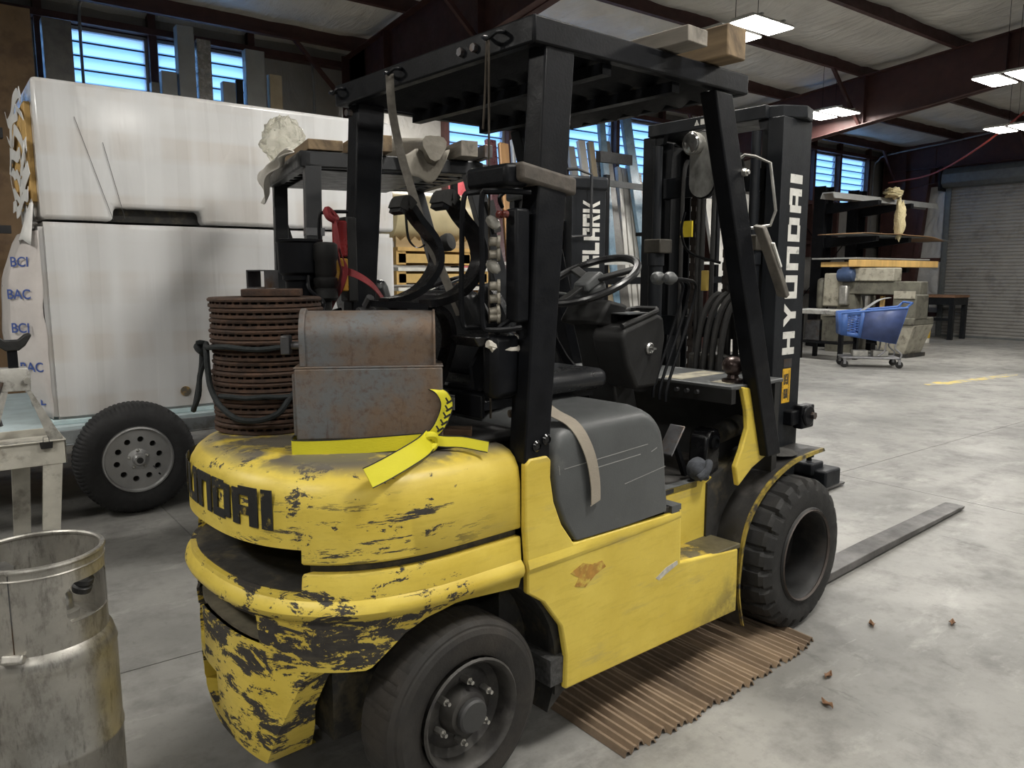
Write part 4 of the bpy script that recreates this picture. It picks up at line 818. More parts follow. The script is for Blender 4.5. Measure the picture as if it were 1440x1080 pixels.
ob('foot_ring', G().lathe([(.125,0),(.128,.0),(.132,.06),(.128,.06)], n=40, closed=True), cylm, CY)
co = G()
na = 72; zs = [.655,.70,.735,.80,.835,.855]
def openw(a): return any(abs((a-c0+180) % 360-180) < 19 for c0 in (AO, AO+180))
AO = -98+53+70
v = []; f = []
col = ob('collar', G().lathe([(.147,.648),(.151,.648),(.151,.862),(.147,.862)], n=72, closed=True), cylm, CY, smooth=40)
for a in (-42, 138):
    c_, s_ = math.cos(R(a)), math.sin(R(a))
    P = [(-.07,-.05),(.07,-.05),(.08,-.03),(.08,.03),(.06,.05),(-.06,.05),(-.08,.03),(-.08,-.03)]
    g = G().loft([[(c_*d - s_*u, s_*d + c_*u, .758+w_) for u, w_ in P] for d in (.10,.20)]); cut(col, [g])
ob('collar_rim', G().lathe([(.149+.007*math.cos(R(a)), .862+.007*math.sin(R(a))) for a in range(0,360,40)], n=64, closed=True), cylm, CY)
ob('collar_rib', G().lathe([(.1515+.003*math.cos(R(a)), .84+.003*math.sin(R(a))) for a in range(0,360,60)], n=48, closed=True), cylm, CY)
ob('weld_tab', G().obox((.160*math.cos(R(-118)),.160*math.sin(R(-118)),.652), (.022,.05,.022), (0,-30,-118)), cylm, CY, bevel=.005)
ob('collar_seam', G().obox((.1515*math.cos(R(-118)),.1515*math.sin(R(-118)),.755), (.002,.002,.2), (0,0,-118)), dsteel, CY)
va = ob('valve', G().lathe([(.035,.675),(.035,.70),(.022,.705),(.02,.74),(.014,.75)], (.05,-.02,0), n=16), zinc, CY)
ob('valve_cap', G().lathe([(.012,0),(.022,.005),(.024,.02),(.018,.024),(.024,.03),(.024,.042),(.016,.05),(0,.052)], (.085,-.06,.752), (.2,-.2,1), 18), mat('valve_rubber', (.02,.02,.02), .5), va)
ob('gauge_plate', G().lathe([(.03,.705),(.03,.712),(0,.714)], (-.03,.02,0), n=14).box(-.035,-.005,.005,.035,.714,.745), zinc, CY)

# ---- white bench with jack stand
wmet = mat('bench_white', (.50,.48,.42), .55, .1, .15, 8, .15, 60, dirt=(.20,.18,.15), ds=9, dt=(.55,.75))
B = thing('metal_bench', 'scuffed off-white steel bench at the left edge carrying a jack stand', 'bench', (0, 4.8, 0))
ob('bench_top', G().box(-.75,.50,-.17,.17,.655,.662).box(-.75,.52,-.20,-.192,.57,.70).box(-.75,.52,.192,.20,.57,.70).box(.512,.52,-.2,.2,.57,.70).box(-.75,.52,-.215,-.192,.694,.70), wmet, B, bevel=.002)
for (x, y, dx) in ((.455,-.185,-.05),(-.70,-.185,.05),(.34,.185,-.03),(-.70,.185,.03)):
    ob('leg', G().loft([[(x+dx-.04, y-.012, 0),(x+dx+.04, y-.012, 0),(x+dx+.04, y+.012, 0),(x+dx-.04, y+.012, 0)],[(x-.045, y-.012, .58),(x+.045, y-.012, .58),(x+.045, y+.012, .58),(x-.045, y+.012, .58)]]), wmet, B, bevel=.002)
tag(ob('binder_clip', G().prism([(-.026,0),(.026,0),(.03,.034),(-.03,.034)], 'y', -.012, .012).tube([(-.014,-.006,.034),(-.012,-.006,.06),(.012,-.006,.06),(.014,-.006,.034)], .0015, 5), mat('clip_black', (.012,.012,.012), .4), None, loc=(.43, 4.585, .662)), 'black binder clip pinched on the edge of the white bench', 'clip')
jm = mat('jack_silver', (.46,.45,.42), .45, .5, .2, 12, .15, 60, dirt=(.20,.19,.17), ds=10)
J = thing('jack_stand', 'silver jack stand with a black saddle standing on the white bench', 'jack stand', (.33, 4.78, .662))
for s in (-1, 1):
    for s2 in (-1, 1):
        ob('leg', G().loft([[(s*.045, s2*.02, .30),(s*.060, s2*.02, .30),(s*.060, s2*.05, .30),(s*.045, s2*.05, .30)],[(s*.15, s2*.09, 0),(s*.20, s2*.09, 0),(s*.20, s2*.12, 0),(s*.15, s2*.12, 0)]]), jm, J, bevel=.002)
    ob('leg_plate', G().prism([(s*.04,.30),(s*.058,.30),(s*.20,.0),(s*.02,.0),(s*.02,.03),(s*.12,.03)], 'y', -.118, -.112), jm, J)
ob('collar', G().loft([[(x, y, .29) for x, y in ((-.065,-.055),(.065,-.055),(.065,.055),(-.065,.055))],[(x, y, .37) for x, y in ((-.07,-.055),(.07,-.055),(.07,.055),(-.07,.055))],[(x, y, .41) for x, y in ((-.06,-.05),(.06,-.05),(.06,.05),(-.06,.05))]]), jm, J, bevel=.004)
ob('pivot_bolt', G().cyl((.05,-.06,.345),(.05,-.085,.345),.018,6), zinc, J)
sd = ob('saddle_post', G().box(-.022,.022,-.022,.022,.38,.50), black, J)
ob('saddle', G().prism([(-.09,.575),(-.085,.59),(-.06,.58),(-.03,.555),(.03,.555),(.06,.58),(.085,.59),(.09,.575),(.06,.525),(.03,.50),(-.03,.50),(-.06,.525)], 'y', -.035, .035), mat('saddle_iron', (.02,.02,.02), .5, .3, .3, 20, .3, 60), sd, bevel=.006)
ob('ratchet_lever', G().tube([(-.06,-.07,.345),(-.10,-.08,.22),(-.08,-.085,.12)], .009, 7), dsteel, J)
redw = mat('red_webbing', (.20,.018,.022), .7, 0, .2, 20, .4, 200)
rs = thing('red_strap', 'dark red webbing strap knotted on the far cab post of the yellow forklift', 'strap', fw(.15,.45,1.5), 4.6); ro = Matrix.Translation((-.15,-.45,-1.5))
ob('strap_loop', G().strap(spline([(.16,.455,1.775),(.145,.43,1.77),(.135,.41,1.68),(.13,.375,1.60),(.12,.345,1.55),(.115,.40,1.47),(.12,.47,1.42),(.14,.50,1.37),(.15,.51,1.33)],5), [(.2,.9,.3)]*41, .034, .003).xf(ro), redw, rs)
ob('strap_loop', G().strap(spline([(.15,.44,1.77),(.13,.39,1.72),(.125,.36,1.64),(.12,.31,1.58),(.11,.33,1.51),(.115,.41,1.45),(.12,.455,1.39),(.15,.43,1.34)],5), [(.1,.8,.5)]*36, .034, .003).xf(ro), redw, rs)
ob('strap_tail', G().strap(spline([(.12,.335,1.57),(.15,.28,1.55),(.20,.255,1.51),(.24,.24,1.45)],5), [(.1,.5,.8)]*16, .034, .003).xf(ro), redw, rs)
ob('strap_knot', G().tube(spline([(.14,.46,1.79),(.12,.44,1.785),(.12,.425,1.765),(.145,.43,1.755),(.16,.45,1.765)],5,True), .014, 8, True).xf(ro), redw, rs)
# ================================================================ trailer with two wrapped crates
q = N('stretch_film'); X_, Y_, Z_ = q.sep()
st_ = q.noise(4.5, 2, .4, st=(1,1,.03)); hz = q.noise(5.5, 2, .4, st=(.03,.03,1), off=(1,1,3))
c = q.mix(q.ramp(hz, .46, .56, 0, .55), (.60,.60,.60), (.53,.49,.45)); c = q.mix(q.ramp(st_, .46, .60, 0, .75), c, (.655,.66,.665)); c = q.mix(q.ramp(q.noise(16, 4, .6, st=(1,1,.04)), .64, .70, 0, .35), c, (.72,.72,.72))
q.bump(q.math('ADD', q.noise(4, 3, .5, st=(1,1,.12), dist=.8), q.math('MULTIPLY', q.noise(2.2, 3, .5), 1.2)), .35, .03); q.b.inputs['Coat Weight'].default_value = .35; q.b.inputs['Coat Roughness'].default_value = .12
film = q.out(c, q.ramp(st_, .4, .6, .22, .45), 0, .5)
pfilm = mat('pink_film', (.56,.52,.50), .35, 0, .1, 5, .6, 12); pine = mat('pine', (.60,.38,.13), .6, 0, .2, 5, st=(1,1,.2)); torn = mat('torn_film', (.72,.71,.69), .4, 0, .1, 8, .5, 20)
foam = mat('foam_edge', (.50,.62,.64), .7, 0, .12, 9)
TR = thing('flatbed_trailer', 'low flatbed trailer carrying the wrapped crates, its silver wheel in view', 'trailer', (1.0, 5.6, 0))
fr = mat('trailer_galv', (.26,.28,.29), .5, .4, .2, 6, dirt=(.14,.13,.12), ds=5)
ob('deck', G().box(-3.6,4.2,-.10,1.75,.585,.605), mat('trailer_deck', (.42,.50,.52), .6, 0, .15, 5), TR)
ob('side_rail', G().box(-3.6,4.2,-.12,-.06,.50,.585).box(-3.6,4.2,-.13,-.12,.49,.50), fr, TR, bevel=.003)
ob('side_rail', G().box(-3.6,4.2,1.70,1.76,.50,.585), fr, TR); ob('cross_member', G().box(-3.6,4.2,.2,.26,.44,.585), fr, TR)
ob('axle', G().cyl((0,-.10,.365),(0,1.8,.365),.03).box(-.3,.3,-.06,-.02,.40,.50), pitm, TR)
tyr = G(); prof = [(.205,.03),(.215,.01),(.26,-.004),(.315,.004),(.345,.022),(.362,.045),(.368,.075),(.368,.14),(.362,.17),(.345,.195),(.30,.215),(.205,.19)]
na = 240; v = []; f = []; m = len(prof)
for k in range(na):
    t = 2*math.pi*k/na
    for j, (r_, h) in enumerate(prof):
        d = .006 if (4 <= j <= 9 and k % 3 == 0) else 0; v.append(((r_-d)*math.cos(t), h, (r_-d)*math.sin(t)))
for k in range(na):
    for j in range(m-1): f.append((k*m+j, k*m+j+1, ((k+1) % na)*m+j+1, ((k+1) % na)*m+j))
tyr.add(v, f)
ty = ob('tyre', tyr, mat('tyre_black', (.016,.016,.017), .7, 0, .25, 14, .25, 120), TR, loc=(.01,-.24,.368), smooth=28)
silv = mat('wheel_silver', (.40,.40,.40), .38, .75, .1, 10)
rimo = ob('wheel_rim', G().lathe([(.218,.01),(.214,-.004),(.204,-.006),(.20,.004),(.196,.03),(.186,.042),(.180,.060),(.170,.050),(.160,.036),(.10,.022),(.085,.020),(.072,.030),(.0,.030),(.0,.038),(.09,.038),(.16,.052),(.182,.072),(.20,.06),(.214,.02)], (.01,-.24,.368), (0,1,0), 60, c0=False), silv, TR)
g = G()
for k in range(10):
    a = R(36*k+9); g.cyl((.01+.130*math.cos(a),-.3,.368+.130*math.sin(a)), (.01+.130*math.cos(a),-.12,.368+.130*math.sin(a)), .0195, 14)
cut(rimo, [g])
ob('wheel_backing', G().lathe([(.19,.085),(.19,.09),(0,.09)], (.01,-.24,.368), (0,1,0), 30), pitm, TR)
ob('hub', G().lathe([(.07,.028),(.068,.018),(.04,.012),(.036,-.02),(.030,-.03),(0,-.03)], (.01,-.24,.368), (0,1,0), 28), silv, rimo)
ob('hub_cap', G().lathe([(.02,-.03),(.02,-.036),(.012,-.038),(0,-.034)], (.01,-.24,.368), (0,1,0), 20), rubber, rimo)
for k in range(5):
    a = R(72*k+20); ob('lug_nut', G().lathe([(.011,.028),(.011,.004),(.006,-.004),(0,-.005)], (.01+.058*math.cos(a),-.24,.368+.058*math.sin(a)), (0,1,0), 6), zinc, rimo)
ob('valve_stem', G().cyl((.125,-.235,.26),(.132,-.245,.252),.005,8), black, rimo); ob('wheel_weight', G().obox((.105,-.222,.30), (.028,.006,.009), (0,50,0)), dsteel, rimo)
# crates
def wavy(x0,x1,y0,y1,z0,z1,seed,amp=.012):
    g = G().box(0,1,0,1,0,1); bm = bmesh.new(); vs = [bm.verts.new((x0+(x1-x0)*p[0], y0+(y1-y0)*p[1], z0+(z1-z0)*p[2])) for p in g.v]
    for q_ in g.f: bm.faces.new([vs[i] for i in q_])
    bmesh.ops.bevel(bm, geom=bm.edges[:], offset=.03, segments=2, affect='EDGES')
    for _ in range(4): bmesh.ops.subdivide_edges(bm, edges=[e for e in bm.edges if e.calc_length() > .09], cuts=1, use_grid_fill=True)
    for v_ in bm.verts:
        p = v_.co; n_ = mnoise.noise((p.x*2.5, p.y*2.5, p.z*.7+seed))*amp + mnoise.noise((p.x*9, p.y*9, p.z*1.5+seed))*amp*.35
        v_.co = p + Vector((n_*.4, n_ - amp*.2, n_*.5))
    o = G(); o.v = [tuple(v_.co) for v_ in bm.verts]; bm.verts.index_update(); o.f = [tuple(v_.index for v_ in f_.verts) for f_ in bm.faces]; bm.free(); return o
CL = thing('wrapped_crate', 'lower large crate in white stretch film resting on the trailer', 'crate', (1.8, 5.6, .606))
ob('film_wrap', wavy(-1.22,1.24,.005,1.25,.02,1.275,3), film, CL, smooth=60)
ob('foam_base', G().box(-1.23,1.25,-.005,1.26,0,.03), foam, CL, bevel=.004)
def drape(u, v):
    y = .015 + .75*u; z = 1.22 - 1.18*v; a_ = (.05+.13*math.sin(math.pi*min(1, v*1.05))**.8)*min(1, u*4.5)
    return (-1.222 - a_ - .02*mnoise.noise((u*5, v*6, 1)), y, z)
ob('film_flap', G().grid(drape, 14, 20), pfilm, CL, smooth=80, solid=.003)
hol = ob('film_tear', G().cyl((-.42,-.012,.15),(-.42,.02,.15),.034,20), mat('hole_dark', (.10,.09,.07), .8, 0, .2, 12, dirt=(.5,.3,.07), ds=5, dt=(.4,.5)), CL)
def txt(s_, size, m, parent, loc, rot, name='print', ext=.0006, sx=1):
    cu = bpy.data.curves.new(name, 'FONT'); cu.body = s_; cu.size = size; cu.extrude = ext; cu.align_x = 'LEFT'; cu.offset = size*.012
    o = bpy.data.objects.new(name, cu); COL.objects.link(o); bpy.context.view_layer.update(); dg = bpy.context.evaluated_depsgraph_get()
    me = bpy.data.meshes.new_from_object(o.evaluated_get(dg)); bpy.data.objects.remove(o); o = bpy.data.objects.new(name, me); COL.objects.link(o); me.materials.clear(); me.materials.append(m)
    o.parent = parent; o.location = loc; o.rotation_euler = [R(a) for a in rot]; o.scale = (sx,1,1); return o
blu = mat('print_blue', (.05,.09,.30), .5)
for (s_, u, z) in (('BCI',.22,1.00),('BAC',.225,.80),('BCI',.20,.59),('BAC',.21,.34),('BAC',.16,.12)):
    p = drape(u, (1.22-z)/1.18); txt(s_, .085, blu, CL, (p[0]-.012, p[1]-.008, z), (90,0,-44))
CU = thing('wrapped_crate', 'upper large crate in white stretch film stacked on the lower crate', 'crate', (1.8, 5.6, 1.885))
ob('film_wrap', G().prism([(-1.2,.012),(-.80,.012),(-.79,.10),(-.25,.10),(-.24,.012),(1.24,.012),(1.24,.85),(-1.2,.855)], 'y', .0, 1.2), film, CU, bevel=.028, seg=4)
ob('pallet_gap', G().box(-.82,-.22,.12,1.1,.015,.11), pitm, CU)
for k in range(4):
    y = .10 + k*.26; ob('end_board', G().box(-1.235,-1.20,y,y+.20,.12,.72), pine, CU, bevel=.004)
for k in range(7):
    z = .14 + .10*k; rr = random.Random(k)
    P = [(-1.238-rr.uniform(0,.02), .03+.15*j, z + rr.uniform(-.05,.05) + .05*math.sin(j+k)) for j in range(8)]
    ob('torn_film', G().strap(spline(P,3), [(rr.uniform(-.15,.1), .1, .9)]*22, .04+rr.uniform(0,.04), .003), torn, CU)
ob('torn_film', G().grid(lambda u, v: (-1.235-.05*v*math.sin(u*6)-.03*v, .02+.5*u, .10-.25*v+.04*math.sin(u*9)), 8, 5), torn, CU, solid=.003)
for (x0,z0,x1,z1) in ((-.98,.64,-.80,.02),(-.83,.50,-.73,.03)): ob('film_crease', G().tube([(x0,-.006,z0),(x1,-.006,z1)], .0015, 5), dsteel, CU)

# ================================================================ second, black forklift behind
CK = thing('forklift', 'black forklift parked behind, its low roof loaded with lumber', 'forklift', (1.519, 4.513, 0), -11)
CM = Matrix.Translation((1.519, 4.513, 0)) @ Matrix.Rotation(R(-11), 4, 'Z')
def cobj(name, g, m, label, cat, group=None, **k):
    c = Vector((sum(p[0] for p in g.v)/len(g.v), sum(p[1] for p in g.v)/len(g.v), min(p[2] for p in g.v)))
    g.v = [tuple(Vector(p)-c) for p in g.v]; o = ob(name, g, m, None, loc=tuple(CM @ c), rot=(0, 0, R(-11)), **k); return tag(o, label, cat, group)
ckm = mat('second_black', (.006,.007,.009), .45, 0, .25, 9, .1, 80, dirt=(.02,.02,.021), ds=4, dt=(.6,.8))
for s in (-1, 1):
    ob('guard_rail', G().prism([(.19,2.11),(1.235,2.125),(1.235,2.19),(1.20,2.20),(.19,2.195)], 'y', s*.53, s*.47), ckm, CK, bevel=.008)
    ob('rear_post', G().prism([(.215,2.13),(.30,2.13),(.28,1.05),(.20,1.05)], 'y', s*.53, s*.46), ckm, CK, bevel=.004)
    ob('front_post', G().prism([(1.12,2.13),(1.22,2.13),(1.56,.95),(1.47,.95)], 'y', s*.53, s*.46), ckm, CK, bevel=.004)
ob('guard_rail', G().box(.19,.25,-.53,.53,2.11,2.195), ckm, CK, bevel=.008); ob('guard_rail', G().box(1.17,1.235,-.53,.53,2.12,2.19), ckm, CK, bevel=.008)
for i in range(7): ob('guard_slat', G().box(.25,1.17,-.42+.14*i-.03,-.42+.14*i+.03,2.125,2.15), ckm, CK)
ob('roof_plate', G().box(.30,.95,-.47,.47,2.105,2.112), ckm, CK)
ob('rear_strut', G().bar((.22,.50,2.12),(.52,.50,1.05),.035,.02), ckm, CK)
ob('post_catch', G().box(.21,.305,-.535,-.45,1.76,1.80), dsteel, CK)
ob('counterweight', G().loft([[(-.12,-.45,.2),(.5,-.5,.2),(.5,.5,.2),(-.12,.45,.2)],[(-.16,-.46,.6),(.5,-.53,.6),(.5,.53,.6),(-.16,.46,.6)],[(-.08,-.44,1.05),(.5,-.52,1.05),(.5,.52,1.05),(-.08,.44,1.05)]]), ckm, CK, bevel=.05, seg=3)
ob('body', G().box(.45,1.55,-.53,.53,.2,.72).box(.45,1.0,-.50,.50,.72,1.06).box(1.5,1.62,-.5,.5,.7,1.12), ckm, CK, bevel=.03)
for x, r_ in ((.1,.27),(1.62,.33)):
    for s in (-1, 1): ob('wheel', G().lathe([(.0,.02),(.14,.02),(.15,0),(r_-.04,0),(r_,.04),(r_,.15),(r_-.03,.18),(.0,.18)], (x, s*.56, r_), (0,-s,0), 30), rubber, CK)
ob('seat', G().box(.62,1.02,-.25,.2,1.06,1.2).obox((.58,-.02,1.38),(.12,.46,.40),(0,-12,0)), seatm, CK, bevel=.05, seg=3)
ob('headrest', G().obox((.66,-.32,1.38),(.12,.20,.30),(0,-15,0)), seatm, CK, bevel=.05, seg=3)
ring = [Vector((1.20+.17*math.cos(2*math.pi*k/32), .12+.19*math.sin(2*math.pi*k/32), 1.47+.07*math.cos(2*math.pi*k/32))) for k in range(32)]
w_ = ob('steering_wheel', G().tube(ring, .014, 8, True), black_g, CK); ob('steering_column', G().tube([(1.20,.12,1.46),(1.38,.12,1.05)], .04, 10), ckm, CK); ob('wheel_spoke', G().bar((1.04,.12,1.41),(1.36,.12,1.53),.03,.015).bar((1.2,.12,1.47),(1.2,-.06,1.47),.03,.015), ckm, w_)
for s in (-1, 1):
    ob('mast_rail', G().prism([(1.87,s*.45),(2.12,s*.45),(2.12,s*.37),(2.10,s*.37),(2.10,s*.43),(1.89,s*.43),(1.89,s*.37),(1.87,s*.37)], 'z', .1, 2.17), mastm, CK, bevel=.004)
    ob('lift_cylinder', G().cyl((1.86,s*.30,.2),(1.86,s*.30,1.9),.035), ckm, CK)
ob('mast_header', G().box(1.84,2.14,-.46,.46,2.08,2.17), mastm, CK, bevel=.02); ob('mast_crossbar', G().box(1.88,1.92,-.37,.37,1.1,1.2), ckm, CK)
ob('inner_mast', G().box(1.90,1.98,-.36,-.30,.1,2.1).box(1.90,1.98,.30,.36,.1,2.1), ckm, CK)
ob('mast_hook', G().tube([(1.80,-.45,2.20),(1.88,-.50,2.20),(1.98,-.50,2.17),(1.98,-.50,1.80),(1.85,-.48,1.79)], .010, 7), ckm, CK)
z0 = 1.60
for ch in 'CLARK':
    def fn(u, v_, t, z0=z0): return (2.075 - v_*.125, -.4502 - t, z0 + u*.076)
    ob('letter', letter(ch, fn, .0012, 1), white_t, CK, smooth=0); z0 += .086
for k in range(6): ob('capacity_print', G().box(1.965+.0*k,2.03,-.4512,-.45,1.36-.03*k,1.375-.03*k), white_t, CK, smooth=0)
for z in (1.22,1.12): ob('sticker', G().box(1.95,2.03,-.4512,-.45,z,z+.08), white_t, CK, smooth=0)
for (x, y) in ((1.26,-.53),(1.40,-.53)): ob('post_pad', G().bar((x,y-.012,1.98-(x-1.26)*3.4),(x+.05,y-.012,1.80-(x-1.26)*3.4),.03,.045), rubber, CK)
ob('work_light', G().lathe([(.03,0),(.055,.02),(.062,.06),(.055,.085),(0,.09)], (1.28,.30,1.76), (.6,-.8,.25), 20).tube([(1.22,.40,1.75),(1.28,.32,1.765)], .01, 6), rubber, CK)
ob('tether', G().strap(spline([(1.10,.52,2.10),(1.10,.50,1.95),(1.11,.48,1.80),(1.16,.44,1.74),(1.22,.42,1.77)],5), [(.7,.5,0)]*21, .025, .004), black, CK)
ob('dash', G().box(1.35,1.60,-.40,.40,1.02,1.14), ckm, CK, bevel=.02)
# load on that roof
z = 2.203
cobj('short_timber', G().box(.48,.66,-.62,.30,z,z+.085).xf(Matrix.Rotation(0,4,'Z')), owood, 'short weathered timber crossing the roof of the black forklift, nearest the camera', 'timber', bevel=.004)
cobj('long_board', G().box(.235,.42,-.52,.55,z,z+.055), owood, 'pale weathered board at the rear edge of the black forklift roof', 'plank', bevel=.004)
cobj('painted_timber', G().box(1.04,1.14,-.66,.25,z,z+.085), gwood, 'timber with a dark painted end over the front of the black forklift roof', 'timber', bevel=.003)
cobj('steel_channel', G().box(1.18,1.23,-.66,.3,z,z+.07), dsteel, 'dark steel channel lying beside the painted timber on the far roof', 'steel channel', bevel=.003)
q = N('tarp'); c = q.mix(q.noise(6), (.11,.10,.08), (.24,.22,.185)); q.bump(q.noise(18, 5, .6, st=(1,.3,1)), .6, .01); tarp = q.out(c, .85)
def roll(u, v):
    a = 2*math.pi*v; r_ = .075*(1+.15*math.sin(3*a+u*4)); y = -.62 + .7*u; return (.90 + .9*r_*math.cos(a)+.03*math.sin(u*5), y, z - .035 + .09*abs(u-.1) + r_*math.sin(a)*.9 + .07)
cobj('rolled_tarp', G().grid(roll, 16, 16).add([roll(0,k/16) for k in range(16)], [tuple(range(16))]), tarp, 'rolled grey canvas tarp sagging over the side of the black forklift roof', 'tarp', smooth=70)
def fold(u, v):
    return (.70+.30*u, -.545-.02*math.sin(u*8)-.02*v, z+.02 - .16*v*math.sin(math.pi*u)**.7 - .02*math.sin(u*11))
cobj('hanging_canvas', G().grid(fold, 16, 8), tarp, 'fold of grey canvas drooping below the near roof rail of the black forklift', 'canvas', smooth=70, solid=.006)
def cloth(u, v):
    x = .16 - .02*math.sin(v*7) ; y = -.50 + 1.06*u; dz = (.03 + .17*max(0,u-.25)*(1.1 + .5*math.sin(u*9)))*v
    return (x - .012 - .02*v*math.sin(u*12), y, z + .005 - dz)
cobj('white_cloth', G().grid(cloth, 20, 8), mat('white_cloth', (.56,.53,.48), .85, 0, .1, 8, .4, 40), 'off-white cloth draped over the rear edge of the black forklift roof', 'cloth', smooth=70, solid=.006)
def clump(u, v):
    a = 2*math.pi*u; b = math.pi*v; sx, sy, sz = math.cos(a)*math.sin(b), math.sin(a)*math.sin(b), math.cos(b); n_ = 1 + .4*mnoise.noise((sx*2.2+3, sy*2.2, sz*2.2)) + .17*mnoise.noise((sx*5+3, sy*6, sz*6))
    return (.30+.13*n_*math.cos(a)*math.sin(b), .56+.14*n_*math.sin(a)*math.sin(b), z+.20+.15*n_*math.cos(b))
q = N('clear_film'); q.bump(q.noise(14, 4, .6, dist=1.5), .8, .02); q.b.inputs['Transmission Weight'].default_value = .8; q.b.inputs['IOR'].default_value = 1.15
clr = q.out((.80,.78,.68), .18, 0, .8)
cobj('film_bundle', G().grid(clump, 34, 24), clr, 'crumpled ball of clear plastic film resting at the far corner of the roof', 'plastic film', smooth=20)
# ================================================================ stock standing along the left wall
cardb = mat('brown_carton', (.24,.155,.085), .75, 0, .12, 6, dirt=(.16,.10,.06), ds=3); fgrey = mat('film_grey', (.13,.125,.115), .35, 0, .25, 10, .5, 25); alug = mat('alu_grey', (.27,.275,.27), .5, .2, .1, 6)
foilm = mat('crinkled_film', (.30,.29,.27), .25, .3, .3, 12, .8, 22); tanb = mat('tan_board', (.34,.28,.19), .7, 0, .12, 6)
def post(name, x0, x1, y, zt, m, lab, cat, dep=.12, z0=0, bv=.006):
    tag(ob(name, G().box(-(x1-x0)/2, (x1-x0)/2, -dep/2, dep/2, 0, zt-z0), m, None, loc=((x0+x1)/2, y, z0), bevel=bv), lab, cat, 'stock standing along the left wall')
for nm, x0, x1, zt, m, lab, cat, dep in (('tall_carton',.42,1.16,4.44,cardb,'tall brown cardboard carton standing at the far left edge','carton',.3),
  ('wrapped_post',1.27,1.56,4.40,fgrey,'broad dark film-wrapped post beside the tall brown carton','wrapped profile',.18),
  ('grey_profile',2.70,2.90,4.58,alug,'tallest plain grey metal profile above the upper crate','metal profile',.16),
  ('film_profile',2.93,3.10,4.46,foilm,'grey profile in crinkled film right beside the tallest one','wrapped profile',.14),
  ('stub_profile',2.50,2.68,4.02,alug,'short light grey profile left of the tallest one above the crate','metal profile',.12),
  ('dark_stub',2.38,2.47,3.87,fgrey,'lowest dark stub peeping over the upper crate','metal profile',.12),
  ('small_profile',3.23,3.39,4.0,alug,'short grey profile in front of the third window','metal profile',.12),
  ('thin_profile',3.41,3.50,4.05,mastm,'narrow slanted dark grey profile before the third window','metal profile',.05),
  ('wide_profile',3.53,3.78,4.44,alug,'wide grey metal profile at the right edge of the third window','metal profile',.14),
  ('tan_profile',3.84,4.01,4.18,tanb,'narrow tan board standing right of the window bank','board',.10)): post(nm, x0, x1, 10.45, zt, m, lab, cat, dep)
shm = mat('shelf_dark', (.03,.03,.032), .5)
SR = thing('storage_rack', 'dark steel shelf arm at the left edge behind the crates', 'rack', (-.3, 9.6, 0))
ob('rack_beam', G().box(-2.2,1.05,-.05,.05,2.93,3.03), shm, SR); ob('rack_beam', G().box(-2.2,1.05,-.05,.05,1.98,2.06), shm, SR)
for x in (-2.1,): ob('rack_upright', G().box(x-.05,x+.05,-.05,.05,0,3.2), shm, SR)
# leaning profiles on the A-frame rack
whp = mat('white_profile', (.50,.49,.46), .45, .1, .1, 6); blf = mat('blue_film', (.17,.27,.36), .3, 0, .2, 8, .5, 18); redf = mat('red_film', (.36,.07,.08), .3, 0, .25, 9, .5, 25); mar = mat('maroon_film', (.055,.022,.026), .3, 0, .3, 10, .6, 25); crf = foilm
woodp = mat('wood_profile', (.30,.17,.075), .6, 0, .25, 5, st=(3,3,.3))
LEAN = [('red_panel',6.69,3.05,6.66,.28,redf,'red film-wrapped panel leaning behind the black forklift'),('film_profile',6.93,3.06,6.68,.16,crf,'crinkled film-wrapped profile beside the red panel'),
 ('blue_profile',7.16,3.24,7.03,.16,blf,'light blue wrapped profile between red panel and maroon profile'),('maroon_profile',7.35,3.64,7.16,.18,mar,'dark maroon film-wrapped profile left of the wooden board'),('wooden_board',7.60,3.61,7.36,.17,woodp,'orange-brown wooden board leaning just left of the near cab post'),
 ('thin_rod',7.79,3.69,7.53,.05,alug,'thin grey rod before the window left of the near cab post'),('grey_profile',8.08,3.43,7.82,.15,alug,'grey profile half hidden behind the near cab post, left one'),('grey_profile',8.35,3.57,8.05,.14,alug,'grey profile half hidden behind the near cab post, middle one'),('grey_profile',8.70,3.52,8.48,.14,alug,'grey profile half hidden behind the near cab post, right one'),
 ('pale_profile',9.03,3.70,9.16,.14,alug,'shortest pale grey profile above the lettered mast behind'),('white_profile',9.27,3.82,9.36,.15,whp,'white profile standing tallest of the pale trio above the lettered mast'),('pale_profile',9.49,3.82,9.52,.12,tanb,'beige profile right of the white one above the lettered mast'),
 ('blue_film_profile',9.73,4.30,9.61,.14,blf,'blue film profile before the window, left of the dark wrapped post'),('grey_film_profile',9.70,3.51,9.71,.16,crf,'crinkly light film profile just right of the lettered mast'),('dark_profile',9.83,3.87,9.86,.22,fgrey,'dark grey wrapped profile leaning in front of the window mullion'),
 ('white_profile',10.19,3.45,9.91,.10,whp,'leftmost of three narrow white profiles under the window'),('white_profile',10.32,3.44,10.05,.12,whp,'middle of three narrow white profiles under the window'),('white_profile',10.45,3.50,10.21,.10,whp,'rightmost of three narrow white profiles under the window'),
 ('tall_blue_profile',10.29,4.55,10.61,.22,blf,'tallest slanting blue-grey film profile crossing the window'),('clear_film_profile',10.64,3.39,10.34,.24,crf,'wide profile in shiny clear film below the window'),('grey_profile',11.01,3.49,10.77,.14,alug,'grey profile leaning beside the shiny clear film profile'),('slim_profile',11.13,4.02,10.96,.12,tanb,'slim tan profile at the right end of the leaning stock'),
 ('grey_profile',11.49,3.66,11.32,.16,alug,'grey profile standing behind the left mast rail'),('white_profile',12.75,3.2,12.70,.42,whp,'white panel seen through the gap of the mast'),('white_profile',13.75,3.2,13.72,.50,whp,'wide pale panel seen just left of the slanted front post')]
